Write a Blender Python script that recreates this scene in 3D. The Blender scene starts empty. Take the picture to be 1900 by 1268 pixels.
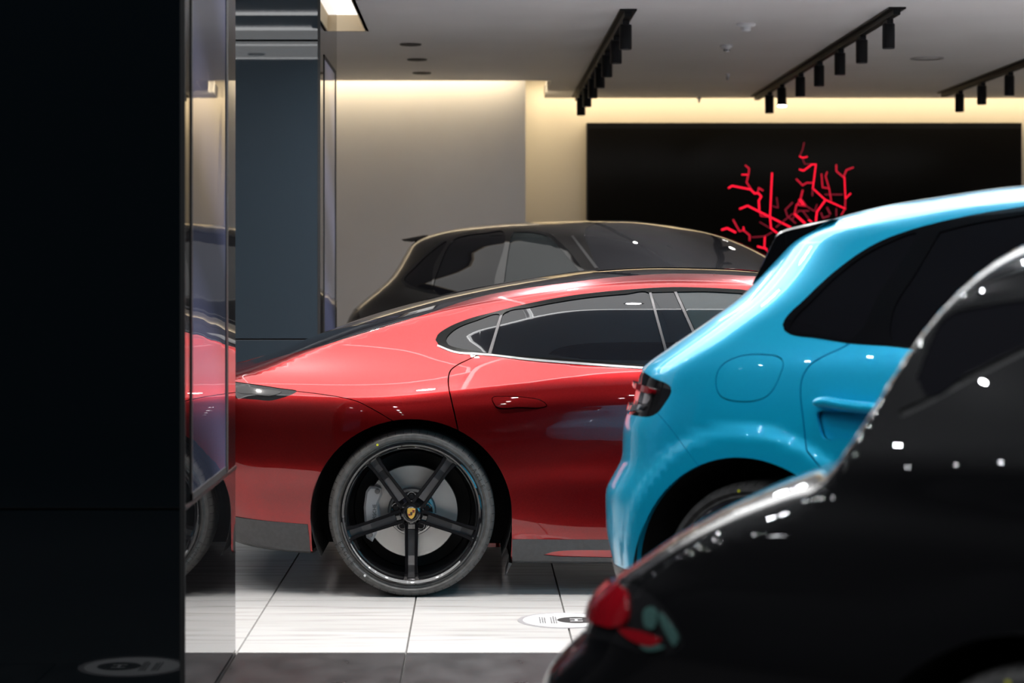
import bpy, bmesh, math, random
import numpy as np
from mathutils import Vector, Matrix
from mathutils.geometry import delaunay_2d_cdt

random.seed(4)
SC = bpy.context.scene
COL = SC.collection

# ---------------------------------------------------------------- camera
cam_d = bpy.data.cameras.new('camera'); cam = bpy.data.objects.new('camera', cam_d); COL.objects.link(cam)
cam.location = (0, 0, 1.37); cam.rotation_euler = (math.pi/2, 0, 0)
cam_d.sensor_width = 36.0; cam_d.lens = 3900.0/1900.0*36.0
cam_d.shift_x = (950-880)/1900.0; cam_d.shift_y = -(634-507)/1900.0
cam_d.clip_start = 0.05; cam_d.clip_end = 100
cam_d.dof.use_dof = True; cam_d.dof.focus_distance = 9.5; cam_d.dof.aperture_fstop = 3.0
SC.camera = cam

# ---------------------------------------------------------------- world, exposure, lights
W = bpy.data.worlds.new('world'); SC.world = W; W.use_nodes = True
W.node_tree.nodes['Background'].inputs[0].default_value = (0.55, 0.62, 0.75, 1)
W.node_tree.nodes['Background'].inputs[1].default_value = 0.01
SC.view_settings.view_transform = 'Standard'; SC.view_settings.look = 'None'
SC.view_settings.exposure = 0.0; SC.view_settings.gamma = 1.0; SC.view_settings.use_curve_mapping = False

def lamp(name, kind, loc, rot, power, color=(1, 1, 1), **kw):
    d = bpy.data.lights.new(name, kind); d.energy = power; d.color = color
    for k, v in kw.items(): setattr(d, k, v)
    o = bpy.data.objects.new(name, d); COL.objects.link(o); o.location = loc; o.rotation_euler = rot
    return o

PANEL_L, LINE_L = 3.2, 10.0            # luminous ceiling field and its brighter seams
WARM = (1.0, 0.80, 0.50)
# warm strips hidden in the coves above the two back walls
lamp('cove_lamp', 'AREA', (-1.7, 17.93, 3.12), (math.radians(28), 0, 0), 18, WARM, shape='RECTANGLE', size=4.2, size_y=.05)
lamp('cove_lamp', 'AREA', (3.7, 19.66, 3.12), (math.radians(24), 0, 0), 33, WARM, shape='RECTANGLE', size=6.4, size_y=.05)
lamp('cove_lamp', 'AREA', (.56, 18.9, 3.15), (math.radians(60), 0, 0), 10, WARM, shape='RECTANGLE', size=.16, size_y=1.2)
# crisp downlights over the showroom edge
SHOW = [(x, 8.05) for x in (-1.6, -.4, .8, 2.0, 3.2)] + [(x, 9.75) for x in (-1.0, .3, 1.6, 2.9)]
for x, y in SHOW:
    lamp('downlight_or_fill_lamp', 'AREA', (x, y, 2.975), (0, 0, 0), 10, (1, .96, .92), shape='DISK', size=.09, spread=math.radians(110))
# cool fill lamps added overhead to brighten the rear walls and ceiling
BACK_FILL = [(x, 10.8) for x in (.2, 1.8, 3.4, 5.0)]
for x, y in BACK_FILL:
    lamp('downlight_or_fill_lamp', 'AREA', (x, y, 2.975), (0, 0, 0), 120, (.93, .96, 1), shape='DISK', size=.12, spread=math.radians(150))
# dim lamps of the walkway where the camera stands
WALK = [(x, y) for x in (-3.8, -3.0, -2.2, -1.4, -.6, .2, 1.0, 1.8) for y in (1.3, 2.2, 3.1, 4.0, 4.9, 5.8)] + [(x, y) for x in (-6.2, -5.4, -4.6) for y in (.6, 1.6, 2.6)]
for x, y in WALK:
    lamp('downlight_or_fill_lamp', 'AREA', (x, y, 2.93), (0, 0, 0), 3.4, (.93, .96, 1), shape='DISK', size=.036, spread=math.radians(140))
# spots of the ceiling tracks that shine on the cars at the back
for x, y, tx, ty in ((.95, 14.1, .6, 12.9), (2.59, 14.0, 2.2, 12.3), (2.59, 16.7, 2.6, 14.6), (.95, 16.9, .4, 14.9)):
    d = Vector((tx-x, ty-y, -2.4))
    lamp('track_lamp', 'SPOT', (x, y, 2.74), d.to_track_quat('-Z', 'Y').to_euler(), 90, (1, .95, .88), spot_size=math.radians(62), spot_blend=.6, shadow_soft_size=.03)

# ---------------------------------------------------------------- helpers
def tag(o, label=None, cat=None, group=None, kind=None):
    for k, v in (('label', label), ('category', cat), ('group', group), ('kind', kind)):
        if v: o[k] = v
    return o

def link(name, data, parent=None, loc=(0, 0, 0), rot=(0, 0, 0)):
    o = bpy.data.objects.new(name, data); COL.objects.link(o)
    o.location = loc; o.rotation_euler = rot
    if parent: o.parent = parent
    return o

def empty(name, loc=(0, 0, 0), rotz=0.0):
    o = link(name, None, None, loc, (0, 0, rotz)); o.empty_display_size = .2
    return o

def mesh(name, v, f, m, parent=None, loc=(0, 0, 0), rot=(0, 0, 0), smooth=False, normals=None):
    me = bpy.data.meshes.new(name)
    me.from_pydata([tuple(map(float, q)) for q in v], [], [tuple(q) for q in f]); me.update()
    if m: me.materials.append(m)
    if smooth or normals is not None: me.polygons.foreach_set('use_smooth', [True]*len(me.polygons))
    if normals is not None: me.normals_split_custom_set_from_vertices([tuple(map(float, q)) for q in normals])
    return link(name, me, parent, loc, rot)

class MB:
    """collects primitives into ONE mesh"""
    def __init__(s): s.v, s.f = [], []
    def add(s, v, f):
        n = len(s.v); s.v += [tuple(q) for q in v]; s.f += [tuple(i+n for i in q) for q in f]; return s
    def box(s, lo, hi, bevel=0.0):
        bm = bmesh.new(); bmesh.ops.create_cube(bm, size=1)
        for q in bm.verts: q.co = Vector([(lo[i]+hi[i])/2+q.co[i]*(hi[i]-lo[i]) for i in range(3)])
        if bevel: bmesh.ops.bevel(bm, geom=bm.edges[:], offset=bevel, segments=2, affect='EDGES', profile=.6)
        bm.verts.index_update()
        s.add([q.co.copy() for q in bm.verts], [[w.index for w in q.verts] for q in bm.faces]); bm.free(); return s
    def lathe(s, prof, n=48, axis='Z', c=(0, 0, 0), cap=False):
        """prof: (radius, height) pairs"""
        v, f = [], []; k = len(prof)
        for i in range(n):
            a = 2*math.pi*i/n
            for r, h in prof:
                x, y = r*math.cos(a), r*math.sin(a)
                p = (x, y, h) if axis == 'Z' else (x, h, y)
                v.append((p[0]+c[0], p[1]+c[1], p[2]+c[2]))
        for i in range(n):
            for j in range(k-1):
                q = (i*k+j, ((i+1) % n)*k+j, ((i+1) % n)*k+j+1, i*k+j+1)
                f.append(q if axis == 'Z' else q[::-1])
        if cap:
            f.append(tuple(i*k for i in range(n))); f.append(tuple(i*k+k-1 for i in range(n))[::-1])
        return s.add(v, f)
    def tube(s, pts, r, n=10):
        P = [Vector(q) for q in pts]; v, f = [], []
        rr = r if hasattr(r, '__len__') else [r]*len(P)
        up = Vector((0, 0, 1))
        for i, p in enumerate(P):
            t = (P[min(i+1, len(P)-1)]-P[max(i-1, 0)]).normalized()
            a = t.cross(up); a = (a if a.length > .05 else t.cross(Vector((0, 1, 0)))).normalized(); b = a.cross(t)
            for j in range(n):
                w = 2*math.pi*j/n; v.append(p+(a*math.cos(w)+b*math.sin(w))*rr[i])
        for i in range(len(P)-1):
            for j in range(n): f.append((i*n+j, i*n+(j+1) % n, (i+1)*n+(j+1) % n, (i+1)*n+j))
        f.append(tuple(range(n))[::-1]); f.append(tuple((len(P)-1)*n+j for j in range(n)))
        return s.add(v, f)
    def prism(s, loop, h0, h1, plane='XZ', bevel=0.0):
        """flat outline pushed from h0 to h1; plane XZ: depth is y, plane XY: depth is z"""
        L = [Vector(q) for q in loop]; n = len(L)
        area = sum(L[i].x*L[(i+1) % n].y-L[(i+1) % n].x*L[i].y for i in range(n))
        if area < 0: L = L[::-1]
        def off(d):
            out = []
            for i in range(n):
                a = (L[i]-L[i-1]).normalized(); b = (L[(i+1) % n]-L[i]).normalized()
                m = Vector((-(a.y+b.y), a.x+b.x)); k = m.length
                m = m/k if k > 1e-6 else Vector((-a.y, a.x))
                out.append(L[i]+m*d/max(.5, abs(m.dot(Vector((-a.y, a.x))))))
            return out
        rings = [(L, h1), (L, h0+(bevel if h1 > h0 else -bevel)), (off(bevel), h0)] if bevel else [(L, h1), (L, h0)]
        v = []
        for R, h in rings: v += [(q.x, h, q.y) if plane == 'XZ' else (q.x, q.y, h) for q in R]
        f = []
        flip = (h1 > h0) != (plane == 'XY')
        for k in range(len(rings)-1):
            for i in range(n):
                q = (k*n+i, k*n+(i+1) % n, (k+1)*n+(i+1) % n, (k+1)*n+i)
                f.append(q[::-1] if flip else q)
        a = tuple(range(n)); b = tuple((len(rings)-1)*n+i for i in range(n))
        f += [a[::-1], b] if not flip else [a, b[::-1]]
        return s.add(v, f)
    def obj(s, name, m, parent=None, loc=(0, 0, 0), rot=(0, 0, 0), smooth=False, auto=None):
        o = mesh(name, s.v, s.f, m, parent, loc, rot, smooth)
        bm = bmesh.new(); bm.from_mesh(o.data); bmesh.ops.recalc_face_normals(bm, faces=bm.faces[:])
        if auto:
            for e in bm.edges:
                if len(e.link_faces) == 2 and e.calc_face_angle() > math.radians(auto): e.smooth = False
            for q in bm.faces: q.smooth = True
        bm.to_mesh(o.data); bm.free()
        return o

_txt = {}
def text_bits(body, size):
    """flat lettering as vertices and faces"""
    if body not in _txt:
        c = bpy.data.curves.new('text', 'FONT'); c.body = body; c.size = 1; c.resolution_u = 3
        c.align_x = 'CENTER'; c.align_y = 'CENTER'
        o = bpy.data.objects.new('text', c); COL.objects.link(o)
        me = o.evaluated_get(bpy.context.evaluated_depsgraph_get()).to_mesh()
        _txt[body] = ([v.co.copy() for v in me.vertices], [tuple(p.vertices) for p in me.polygons])
        bpy.data.objects.remove(o); bpy.data.curves.remove(c)
    v, f = _txt[body]
    return [q*size for q in v], f

# ---------------------------------------------------------------- materials
def mat(name, base, rough=.5, metal=0.0, coat=0.0, ior=1.5, emit=None, estr=0.0, coat_rough=.02, spec=.5):
    m = bpy.data.materials.new(name); m.use_nodes = True
    b = m.node_tree.nodes['Principled BSDF']; I = b.inputs
    I['Base Color'].default_value = (*base, 1); I['Roughness'].default_value = rough; I['Metallic'].default_value = metal
    I['IOR'].default_value = ior; I['Coat Weight'].default_value = coat; I['Coat Roughness'].default_value = coat_rough
    I['Specular IOR Level'].default_value = spec
    if emit: I['Emission Color'].default_value = (*emit, 1); I['Emission Strength'].default_value = estr
    return m

def noise_mix(m, c1, c2, scale=(3, 3, 3), detail=6, lo=.4, hi=.6, rough=None, bump=0.0, coord='Object'):
    """vary a material's colour (and optionally gloss) with stretched noise"""
    t = m.node_tree; n = t.nodes; l = t.links; b = n['Principled BSDF']
    co = n.new('ShaderNodeTexCoord'); mp = n.new('ShaderNodeMapping'); mp.inputs['Scale'].default_value = scale
    no = n.new('ShaderNodeTexNoise'); no.inputs['Scale'].default_value = 1; no.inputs['Detail'].default_value = detail
    r = n.new('ShaderNodeValToRGB'); r.color_ramp.elements[0].position = lo; r.color_ramp.elements[1].position = hi
    r.color_ramp.elements[0].color = (*c1, 1); r.color_ramp.elements[1].color = (*c2, 1)
    l.new(co.outputs[coord], mp.inputs['Vector']); l.new(mp.outputs['Vector'], no.inputs['Vector'])
    l.new(no.outputs['Fac'], r.inputs['Fac']); l.new(r.outputs['Color'], b.inputs['Base Color'])
    if rough:
        q = n.new('ShaderNodeMapRange'); q.inputs['To Min'].default_value = rough[0]; q.inputs['To Max'].default_value = rough[1]
        l.new(no.outputs['Fac'], q.inputs['Value']); l.new(q.outputs['Result'], b.inputs['Roughness'])
    if bump:
        u = n.new('ShaderNodeBump'); u.inputs['Strength'].default_value = bump; u.inputs['Distance'].default_value = .002
        l.new(no.outputs['Fac'], u.inputs['Height']); l.new(u.outputs['Normal'], b.inputs['Normal'])
    return m

def paint(name, base, flake, metal=.55, rough=.32):
    """metallic car paint: fine flake under a clear coat"""
    m = mat(name, base, rough, metal, 1.0, coat_rough=.008)
    t = m.node_tree; n = t.nodes; l = t.links; b = n['Principled BSDF']
    co = n.new('ShaderNodeTexCoord'); vo = n.new('ShaderNodeTexVoronoi'); vo.inputs['Scale'].default_value = 900
    r = n.new('ShaderNodeValToRGB'); r.color_ramp.elements[0].color = (*base, 1); r.color_ramp.elements[1].color = (*flake, 1)
    r.color_ramp.elements[0].position = .35
    l.new(co.outputs['Object'], vo.inputs['Vector']); l.new(vo.outputs['Color'], r.inputs['Fac']); l.new(r.outputs['Color'], b.inputs['Base Color'])
    return m

M = {}
M['red'] = paint('red_paint', (.19, .003, .004), (.29, .008, .009), metal=.9, rough=.3)
M['blue'] = paint('blue_paint', (0, .55, .93), (0, .66, 1.0), metal=.3, rough=.32)
M['black'] = paint('black_paint', (.012, .011, .011), (.03, .028, .026), metal=.3)
M['jet'] = paint('jet_paint', (.003, .003, .0035), (.005, .005, .006), metal=.0)
M['jet'].node_tree.nodes['Principled BSDF'].inputs['Specular IOR Level'].default_value = .08
M['gloss'] = mat('gloss_black', (.006, .006, .007), .06, coat=1)
M['housing'] = mat('housing_black', (.006, .006, .006), .3, spec=.2)
M['satin'] = mat('satin_black', (.012, .012, .013), .45)
M['rubber_seal'] = mat('seal_black', (.008, .008, .008), .5)
M['plastic'] = noise_mix(mat('dark_plastic', (.04, .04, .042), .42), (.036, .036, .038), (.046, .046, .048), (60, 60, 60))
M['glass'] = mat('tinted_glass', (.008, .008, .010), .015, coat=0, ior=1.52)
M['glass_grey'] = mat('windscreen_glass', (.030, .030, .033), .02, ior=1.52)
M['glass_green'] = mat('door_glass', (.022, .028, .029), .02, ior=1.52)
M['chrome'] = mat('bright_trim', (.22, .22, .225), .35, metal=1)
M['alu'] = mat('dark_chrome', (.085, .083, .086), .4, metal=1)
M['frame'] = mat('window_frame_black', (.005, .005, .005), .25, spec=.08)
M['web'] = mat('spoke_web', (.10, .10, .105), .25, metal=.6, coat=.6)  # slot floor; its lighter grey puts the silver reflections into the colour
M['lens_teal'] = mat('pale_lens', (.05, .11, .10), .08, coat=1)  # teal reflections in the coupe's tail lamp, put in as colour
M['tyre'] = noise_mix(mat('tyre_rubber', (.02, .02, .02), .55), (.055, .053, .052), (.080, .078, .076), (40, 40, 40))
M['tread'] = mat('tread_dark', (.006, .006, .006), .8)
M['tyre_print'] = mat('sidewall_letter', (.012, .012, .012), .8)
M['well'] = mat('arch_black', (.004, .004, .004), .9)
M['disc'] = noise_mix(mat('brake_steel', (.5, .49, .47), .38, metal=.85), (.46, .45, .44), (.54, .53, .51), (4, 4, 4))
M['disc_hat'] = mat('disc_hat', (.10, .10, .11), .5, metal=.5)
M['caliper'] = mat('caliper_silver', (.42, .42, .43), .35, metal=.4)
M['ink'] = mat('ink', (.02, .02, .02), .6)
M['gold'] = mat('crest_gold', (.75, .46, .10), .35, metal=.5)
M['crest_red'] = mat('crest_red', (.35, .02, .02), .4)
M['lamp_red'] = mat('red_lens', (.26, .004, .009), .05, coat=1)
M['lamp_clear'] = mat('clear_lens', (.42, .40, .42), .05, metal=.6, coat=1)
M['lamp_strip'] = mat('lamp_strip', (.03, .03, .03), .15, spec=.3)
M['lamp_dark'] = mat('smoked_lens', (.012, .012, .013), .04, spec=.35)
M['red_insert'] = mat('red_insert', (.45, .01, .012), .15, coat=1)
M['white_tile'] = mat('white_tile', (.64, .62, .60), .22)
M['grey_tile'] = mat('grey_tile', (.045, .042, .042), .3)
M['grout'] = mat('grout', (.10, .095, .09), .9)
M['wall_grey'] = noise_mix(mat('grey_plaster', (.74, .73, .745), .6), (.72, .71, .725), (.76, .75, .765), (1.2, 1.2, 1.2))
M['wall_cream'] = mat('cream_plaster', (.60, .55, .47), .65)
M['ceiling'] = noise_mix(mat('ceiling_paint', (.54, .535, .545), .55), (.52, .515, .525), (.56, .555, .565), (.8, .8, .8))
M['ceiling_dark'] = mat('walkway_ceiling', (.05, .052, .058), .5)
M['dark_wall'] = mat('dark_wall', (.03, .032, .036), .6)
M['cladding'] = mat('black_glass_cladding', (.0025, .0045, .006), .03, ior=1.5)
M['cladding_blue'] = mat('blue_grey_cladding', (.022, .031, .039), .02, ior=1.4)
M['mirror_side'] = mat('mirror_black_glass', (.01, .01, .011), .012, ior=2.1)
M['joint'] = mat('joint_black', (.004, .004, .004), .6)
M['steel'] = mat('steel_trim', (.30, .29, .29), .25, metal=1)
M['screen_black'] = mat('video_wall_black', (.006, .0055, .005), .12, spec=.03)
M['track'] = mat('track_black', (.005, .005, .006), .5, spec=.15)
M['lens_on'] = mat('lit_lens', (1, 1, 1), .5, emit=(1, .97, .92), estr=30)
M['lens_off'] = mat('dark_lens', (.05, .05, .055), .2)
M['white_plastic'] = mat('white_plastic', (.55, .55, .57), .4)
M['led_panel'] = mat('light_panel', (.8, .8, .8), .6, emit=(1, .985, .97), estr=PANEL_L)
M['led_line'] = mat('light_line', (.8, .8, .8), .6, emit=(1, 1, 1), estr=LINE_L)
M['skylight'] = mat('light_box', (.8, .8, .8), .6, emit=(1, .99, .97), estr=1.25)
M['warm_side'] = mat('warm_reveal', (.62, .50, .34), .7)
M['neon'] = [mat('red_pixel_%s' % n, (.02, 0, 0), .6, emit=c, estr=1.0) for n, c in
             (('bright', (1.7, .010, .055)), ('mid', (.75, .008, .035)), ('dim', (.24, .006, .022)))]
M['decal_white'] = mat('decal_white', (.80, .80, .80), .4)
M['decal_grey'] = mat('decal_grey', (.30, .29, .30), .5)

# streaked stone look of the white tiles: long thin veins across the tile
noise_mix(M['white_tile'], (.47, .45, .43), (.60, .585, .57), (1.0, 26, 1), 9, .30, .46, rough=(.16, .30), coord='Generated')
noise_mix(M['grey_tile'], (.028, .026, .026), (.040, .037, .037), (5, 5, 5), 8, .35, .65, rough=(.22, .38), coord='Generated')
# ---------------------------------------------------------------- surface maths
F_PX, CX, CY, CAM_H = 3900.0, 880.0, 507.0, 1.37

def pchip(xk, yk):
    xk = np.asarray(xk, float); yk = np.asarray(yk, float)
    h = np.diff(xk); d = np.diff(yk) / h
    m = np.zeros_like(yk)
    if len(xk) > 2:
        for i in range(1, len(xk) - 1):
            if d[i-1] * d[i] > 0:
                w1 = 2*h[i] + h[i-1]; w2 = h[i] + 2*h[i-1]
                m[i] = (w1 + w2) / (w1/d[i-1] + w2/d[i])
    m[0] = d[0]; m[-1] = d[-1]
    def f(x):
        x = np.clip(np.asarray(x, float), xk[0], xk[-1])
        i = np.clip(np.searchsorted(xk, x, side='right') - 1, 0, len(h) - 1)
        t = (x - xk[i]) / h[i]; hh = h[i]
        return ((1+2*t)*(1-t)**2*yk[i] + t*(1-t)**2*hh*m[i]
                + t*t*(3-2*t)*yk[i+1] + t*t*(t-1)*hh*m[i+1])
    return f

def smooth1(f, a, b, sig, n=1200):
    """a curve sampled on [a, b] and softened over sig metres"""
    x = np.linspace(a, b, n); y = f(x)
    s = sig / (x[1] - x[0]); k = int(3*s) + 1
    g = np.exp(-0.5*(np.arange(-k, k+1)/s)**2); g /= g.sum()
    yp = np.concatenate([2*y[0] - y[1:k+1][::-1], y, 2*y[-1] - y[-k-1:-1][::-1]])
    ys = np.convolve(yp, g, 'valid')
    return lambda q: np.interp(q, x, ys)

class Body:
    """car body: half width V(u, z) from side view curves and a width table"""
    def __init__(s, origin, yaw, top, rear, front, bottom, zk, stations, rtop=0.10,
                 rrear=0.4, rfront=0.5, rbot=0.08, n=2.5, z0=0.55, tsig=0.035, bumps=()):
        s.o = np.array(origin, float); s.yaw = yaw; s.n = n; s.z0 = z0; s.bumps = list(bumps)
        s.zt = smooth1(pchip(*zip(*top)), top[0][0], top[-1][0], tsig)
        s.uR = smooth1(pchip(*zip(*rear)), rear[0][0], rear[-1][0], 0.012)
        s.uF = smooth1(pchip(*zip(*front)), front[0][0], front[-1][0], 0.03)
        s.zb = smooth1(pchip(*zip(*bottom)), bottom[0][0], bottom[-1][0], 0.03)
        s.rt = (lambda u: rtop + 0*u) if np.isscalar(rtop) else smooth1(pchip(*zip(*rtop)), rtop[0][0], rtop[-1][0], .06)
        s.rr = (lambda z: rrear + 0*z) if np.isscalar(rrear) else smooth1(pchip(*zip(*rrear)), rrear[0][0], rrear[-1][0], .03)
        s.rf, s.rb = rfront, rbot
        us = [q[0] for q in stations]
        s.ug = np.linspace(us[0], us[-1], 700); s.zg = np.linspace(zk[0], zk[-1], 330)
        A = np.array([pchip(zk, q[1])(s.zg) for q in stations])
        W = np.array([pchip(us, A[:, j])(s.ug) for j in range(len(s.zg))]).T
        def blur(M, k):
            g = np.exp(-0.5*(np.arange(-3*k, 3*k+1)/k)**2); g /= g.sum()
            P = np.pad(M, ((3*k, 3*k), (0, 0)), mode='edge')
            return sum(g[i]*P[i:i+M.shape[0]] for i in range(len(g)))
        W = blur(W, 12); W = blur(W.T, 4).T
        s.W = W
        s.umin = min(q[1] for q in rear); s.umax = max(q[1] for q in front)
    def w(s, u, z):
        fu = np.clip((u - s.ug[0])/(s.ug[1]-s.ug[0]), 0, len(s.ug)-1.001)
        fz = np.clip((z - s.zg[0])/(s.zg[1]-s.zg[0]), 0, len(s.zg)-1.001)
        i = fu.astype(int); j = fz.astype(int); a = fu-i; b = fz-j
        W = s.W
        r = (W[i, j]*(1-a)*(1-b) + W[i+1, j]*a*(1-b) + W[i, j+1]*(1-a)*b + W[i+1, j+1]*a*b)
        for f in s.bumps: r = r + f(u, z)
        return r
    def edge(s, u, z):
        n = s.n
        a = np.clip(1-(s.zt(u)-z)/s.rt(u), 0, 9)**n
        b = np.clip(1-(u-s.uR(z))/s.rr(z), 0, 9)**n
        c = np.clip(1-(s.uF(z)-u)/s.rf, 0, 9)**n
        e = np.clip(1-(z-s.zb(u))/s.rb, 0, 9)**n
        return a+b+c+e
    def V(s, u, z):
        return s.w(u, z)*np.clip(1-s.edge(u, z), 0, 1)**(1/s.n)
    def normal(s, u, v, z):
        h = 0.007
        F = lambda U, Z: (np.maximum(v, 1e-4)/s.w(U, Z))**s.n + s.edge(U, Z)
        gu = (F(u+h, z)-F(u-h, z))/(2*h); gz = (F(u, z+h)-F(u, z-h))/(2*h)
        gv = s.n*np.maximum(v, 1e-4)**(s.n-1)/s.w(u, z)**s.n
        N = np.stack([gu, gv, gz], -1)
        return N/np.maximum(np.linalg.norm(N, axis=-1, keepdims=True), 1e-9)
    def sec(s, u, th):
        u = np.asarray(u, float); th = np.asarray(th, float)
        lo = np.zeros_like(u); hi = np.full_like(u, 2.0); c = np.cos(th); q = np.sin(th)
        for _ in range(30):
            m = (lo+hi)/2; ins = m*c < s.V(u, s.z0+m*q) - 1e-6
            lo = np.where(ins, m, lo); hi = np.where(ins, hi, m)
        r = (lo+hi)/2
        return np.stack([u, r*c, s.z0+r*q], -1)
    def theta(s, p): return np.arctan2(p[..., 2]-s.z0, p[..., 1])
    def world(s, p):
        c, q = np.cos(s.yaw), np.sin(s.yaw)
        return np.stack([s.o[0]+p[..., 0]*c-p[..., 1]*q, s.o[1]-p[..., 0]*q-p[..., 1]*c, p[..., 2]], -1)
    def project(s, p):
        w = s.world(p)
        return np.stack([CX+F_PX*w[..., 0]/w[..., 1], CY-F_PX*(w[..., 2]-CAM_H)/w[..., 1]], -1)
    def cast(s, px):
        """pixels -> points on the near side (u, v, z)"""
        px = np.asarray(px, float).reshape(-1, 2)
        dx = (px[:, 0]-CX)/F_PX; dz = -(px[:, 1]-CY)/F_PX
        c, q = np.cos(s.yaw), np.sin(s.yaw)
        def loc(Y):
            X = dx*Y-s.o[0]; Yo = Y-s.o[1]
            return X*c-Yo*q, -X*q-Yo*c, CAM_H+dz*Y
        dist = s.o[1]
        best = np.full(len(px), np.nan); gap = np.full(len(px), 9.0); near = np.full(len(px), dist)
        Ys = np.linspace(max(.8, dist-4.5), dist+4.5, 1500)
        for Y in Ys:
            u, v, z = loc(np.full(len(px), Y))
            g = np.where((u > s.umin) & (u < s.umax), np.abs(v)-s.V(u, z), 8.0)
            ins = g < 0; m = g < gap; gap[m] = g[m]; near[m] = Y
            new = ins & np.isnan(best); best[new] = Y
        miss = np.isnan(best); best[miss] = near[miss]   # grazing pixels: the closest pass
        lo = best-(Ys[1]-Ys[0]); hi = best.copy()
        for _ in range(22):
            m = (lo+hi)/2; u, v, z = loc(m); ins = np.abs(v) < s.V(u, z)
            hi = np.where(ins, m, hi); lo = np.where(ins, lo, m)
        u, v, z = loc(hi)
        return np.stack([u, v, z], -1)

def dens(pts, step=7.0, closed=True, smooth=True):
    """pixel outline -> dense, softly curved outline"""
    P = np.asarray(pts, float); n = len(P); out = []
    rng = range(n if closed else n-1)
    for i in rng:
        p1, p2 = P[i], P[(i+1) % n]
        p0 = P[i-1] if (closed or i > 0) else p1
        p3 = P[(i+2) % n] if (closed or i+2 < n) else p2
        L = np.linalg.norm(p2-p1); k = max(1, int(round(L/step)))
        for j in range(k):
            t = j/k
            if smooth:
                d1 = np.linalg.norm(p1-p0)+1e-9; d3 = np.linalg.norm(p3-p2)+1e-9
                m1 = ((p1-p0)/d1+(p2-p1)/L)/2*L if d1 > 1e-6 else (p2-p1)
                m2 = ((p2-p1)/L+(p3-p2)/d3)/2*L if d3 > 1e-6 else (p2-p1)
                h = t*t*(3-2*t)
                q = (1+2*t)*(1-t)**2*p1+t*(1-t)**2*m1+h*p2+t*t*(t-1)*m2
            else: q = p1+(p2-p1)*t
            out.append(q)
    if not closed: out.append(P[-1])
    return np.array(out)
# ---------------------------------------------------------------- the four bodies
ZK_S = [.12,.22,.34,.46,.58,.70,.80,.87,.93,.99,1.05,1.15,1.25,1.33,1.45]
def sedan_body():
    top = [(-1.3,.93),(-1.12,.935),(-.853,.952),(-.76,.972),(-.679,.998),(-.498,1.0725),(-.372,1.12),(-.271,1.158),
           (-.072,1.219),(.193,1.287),(.669,1.370),(.841,1.390),(1.116,1.403),(1.448,1.395),(1.7,1.365),
           (2.05,1.27),(2.45,1.10),(2.75,.985),(3.1,.93),(3.5,.84),(3.8,.70),(4.0,.55)]
    rear = [(.1,-.80),(.25,-.93),(.42,-1.03),(.55,-1.06),(.7,-1.055),(.85,-1.04),(.95,-1.05),(1.1,-1.06),(1.5,-1.06)]
    front = [(.1,3.6),(.3,3.78),(.5,3.82),(.7,3.80),(.85,3.7),(1.5,3.7)]
    bottom = [(-1.2,.20),(-.4,.155),(.3,.118),(2.5,.118),(3.9,.17)]
    st = [(-1.2,[.78,.82,.85,.87,.885,.885,.87,.84,.80,.72,.66,.60,.55,.5,.45]),
          (-.6,[.86,.89,.91,.925,.945,.95,.935,.90,.845,.765,.70,.63,.58,.53,.48]),
          (-.05,[.885,.935,.96,.972,.983,.984,.968,.930,.875,.81,.755,.69,.625,.565,.5]),
          (.35,[.90,.94,.955,.962,.972,.976,.968,.945,.905,.855,.822,.772,.713,.648,.57]),
          (.8,[.915,.938,.945,.945,.958,.967,.965,.950,.922,.885,.864,.822,.772,.712,.63]),
          (1.5,[.92,.938,.945,.945,.955,.965,.963,.950,.925,.890,.869,.827,.777,.717,.635]),
          (2.2,[.915,.935,.945,.95,.96,.965,.96,.94,.91,.875,.84,.77,.70,.65,.6]),
          (2.85,[.89,.94,.96,.97,.975,.97,.945,.90,.85,.80,.75,.70,.65,.6,.55]),
          (3.5,[.83,.87,.89,.90,.90,.88,.85,.82,.78,.74,.70,.66,.62,.58,.5]),
          (3.9,[.78,.81,.83,.84,.83,.82,.80,.77,.74,.70,.66,.62,.6,.55,.5])]
    rt = [(-1.2,.05),(-.8,.06),(-.4,.075),(.2,.085),(1.2,.09),(2.0,.09),(2.7,.08),(3.2,.12),(4.0,.2)]
    return Body((-.266, 9.83), 0.0, top, rear, front, bottom, ZK_S, st, rtop=rt, rrear=.42, rfront=.6, rbot=.03, n=2.4, z0=.56)

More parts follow.
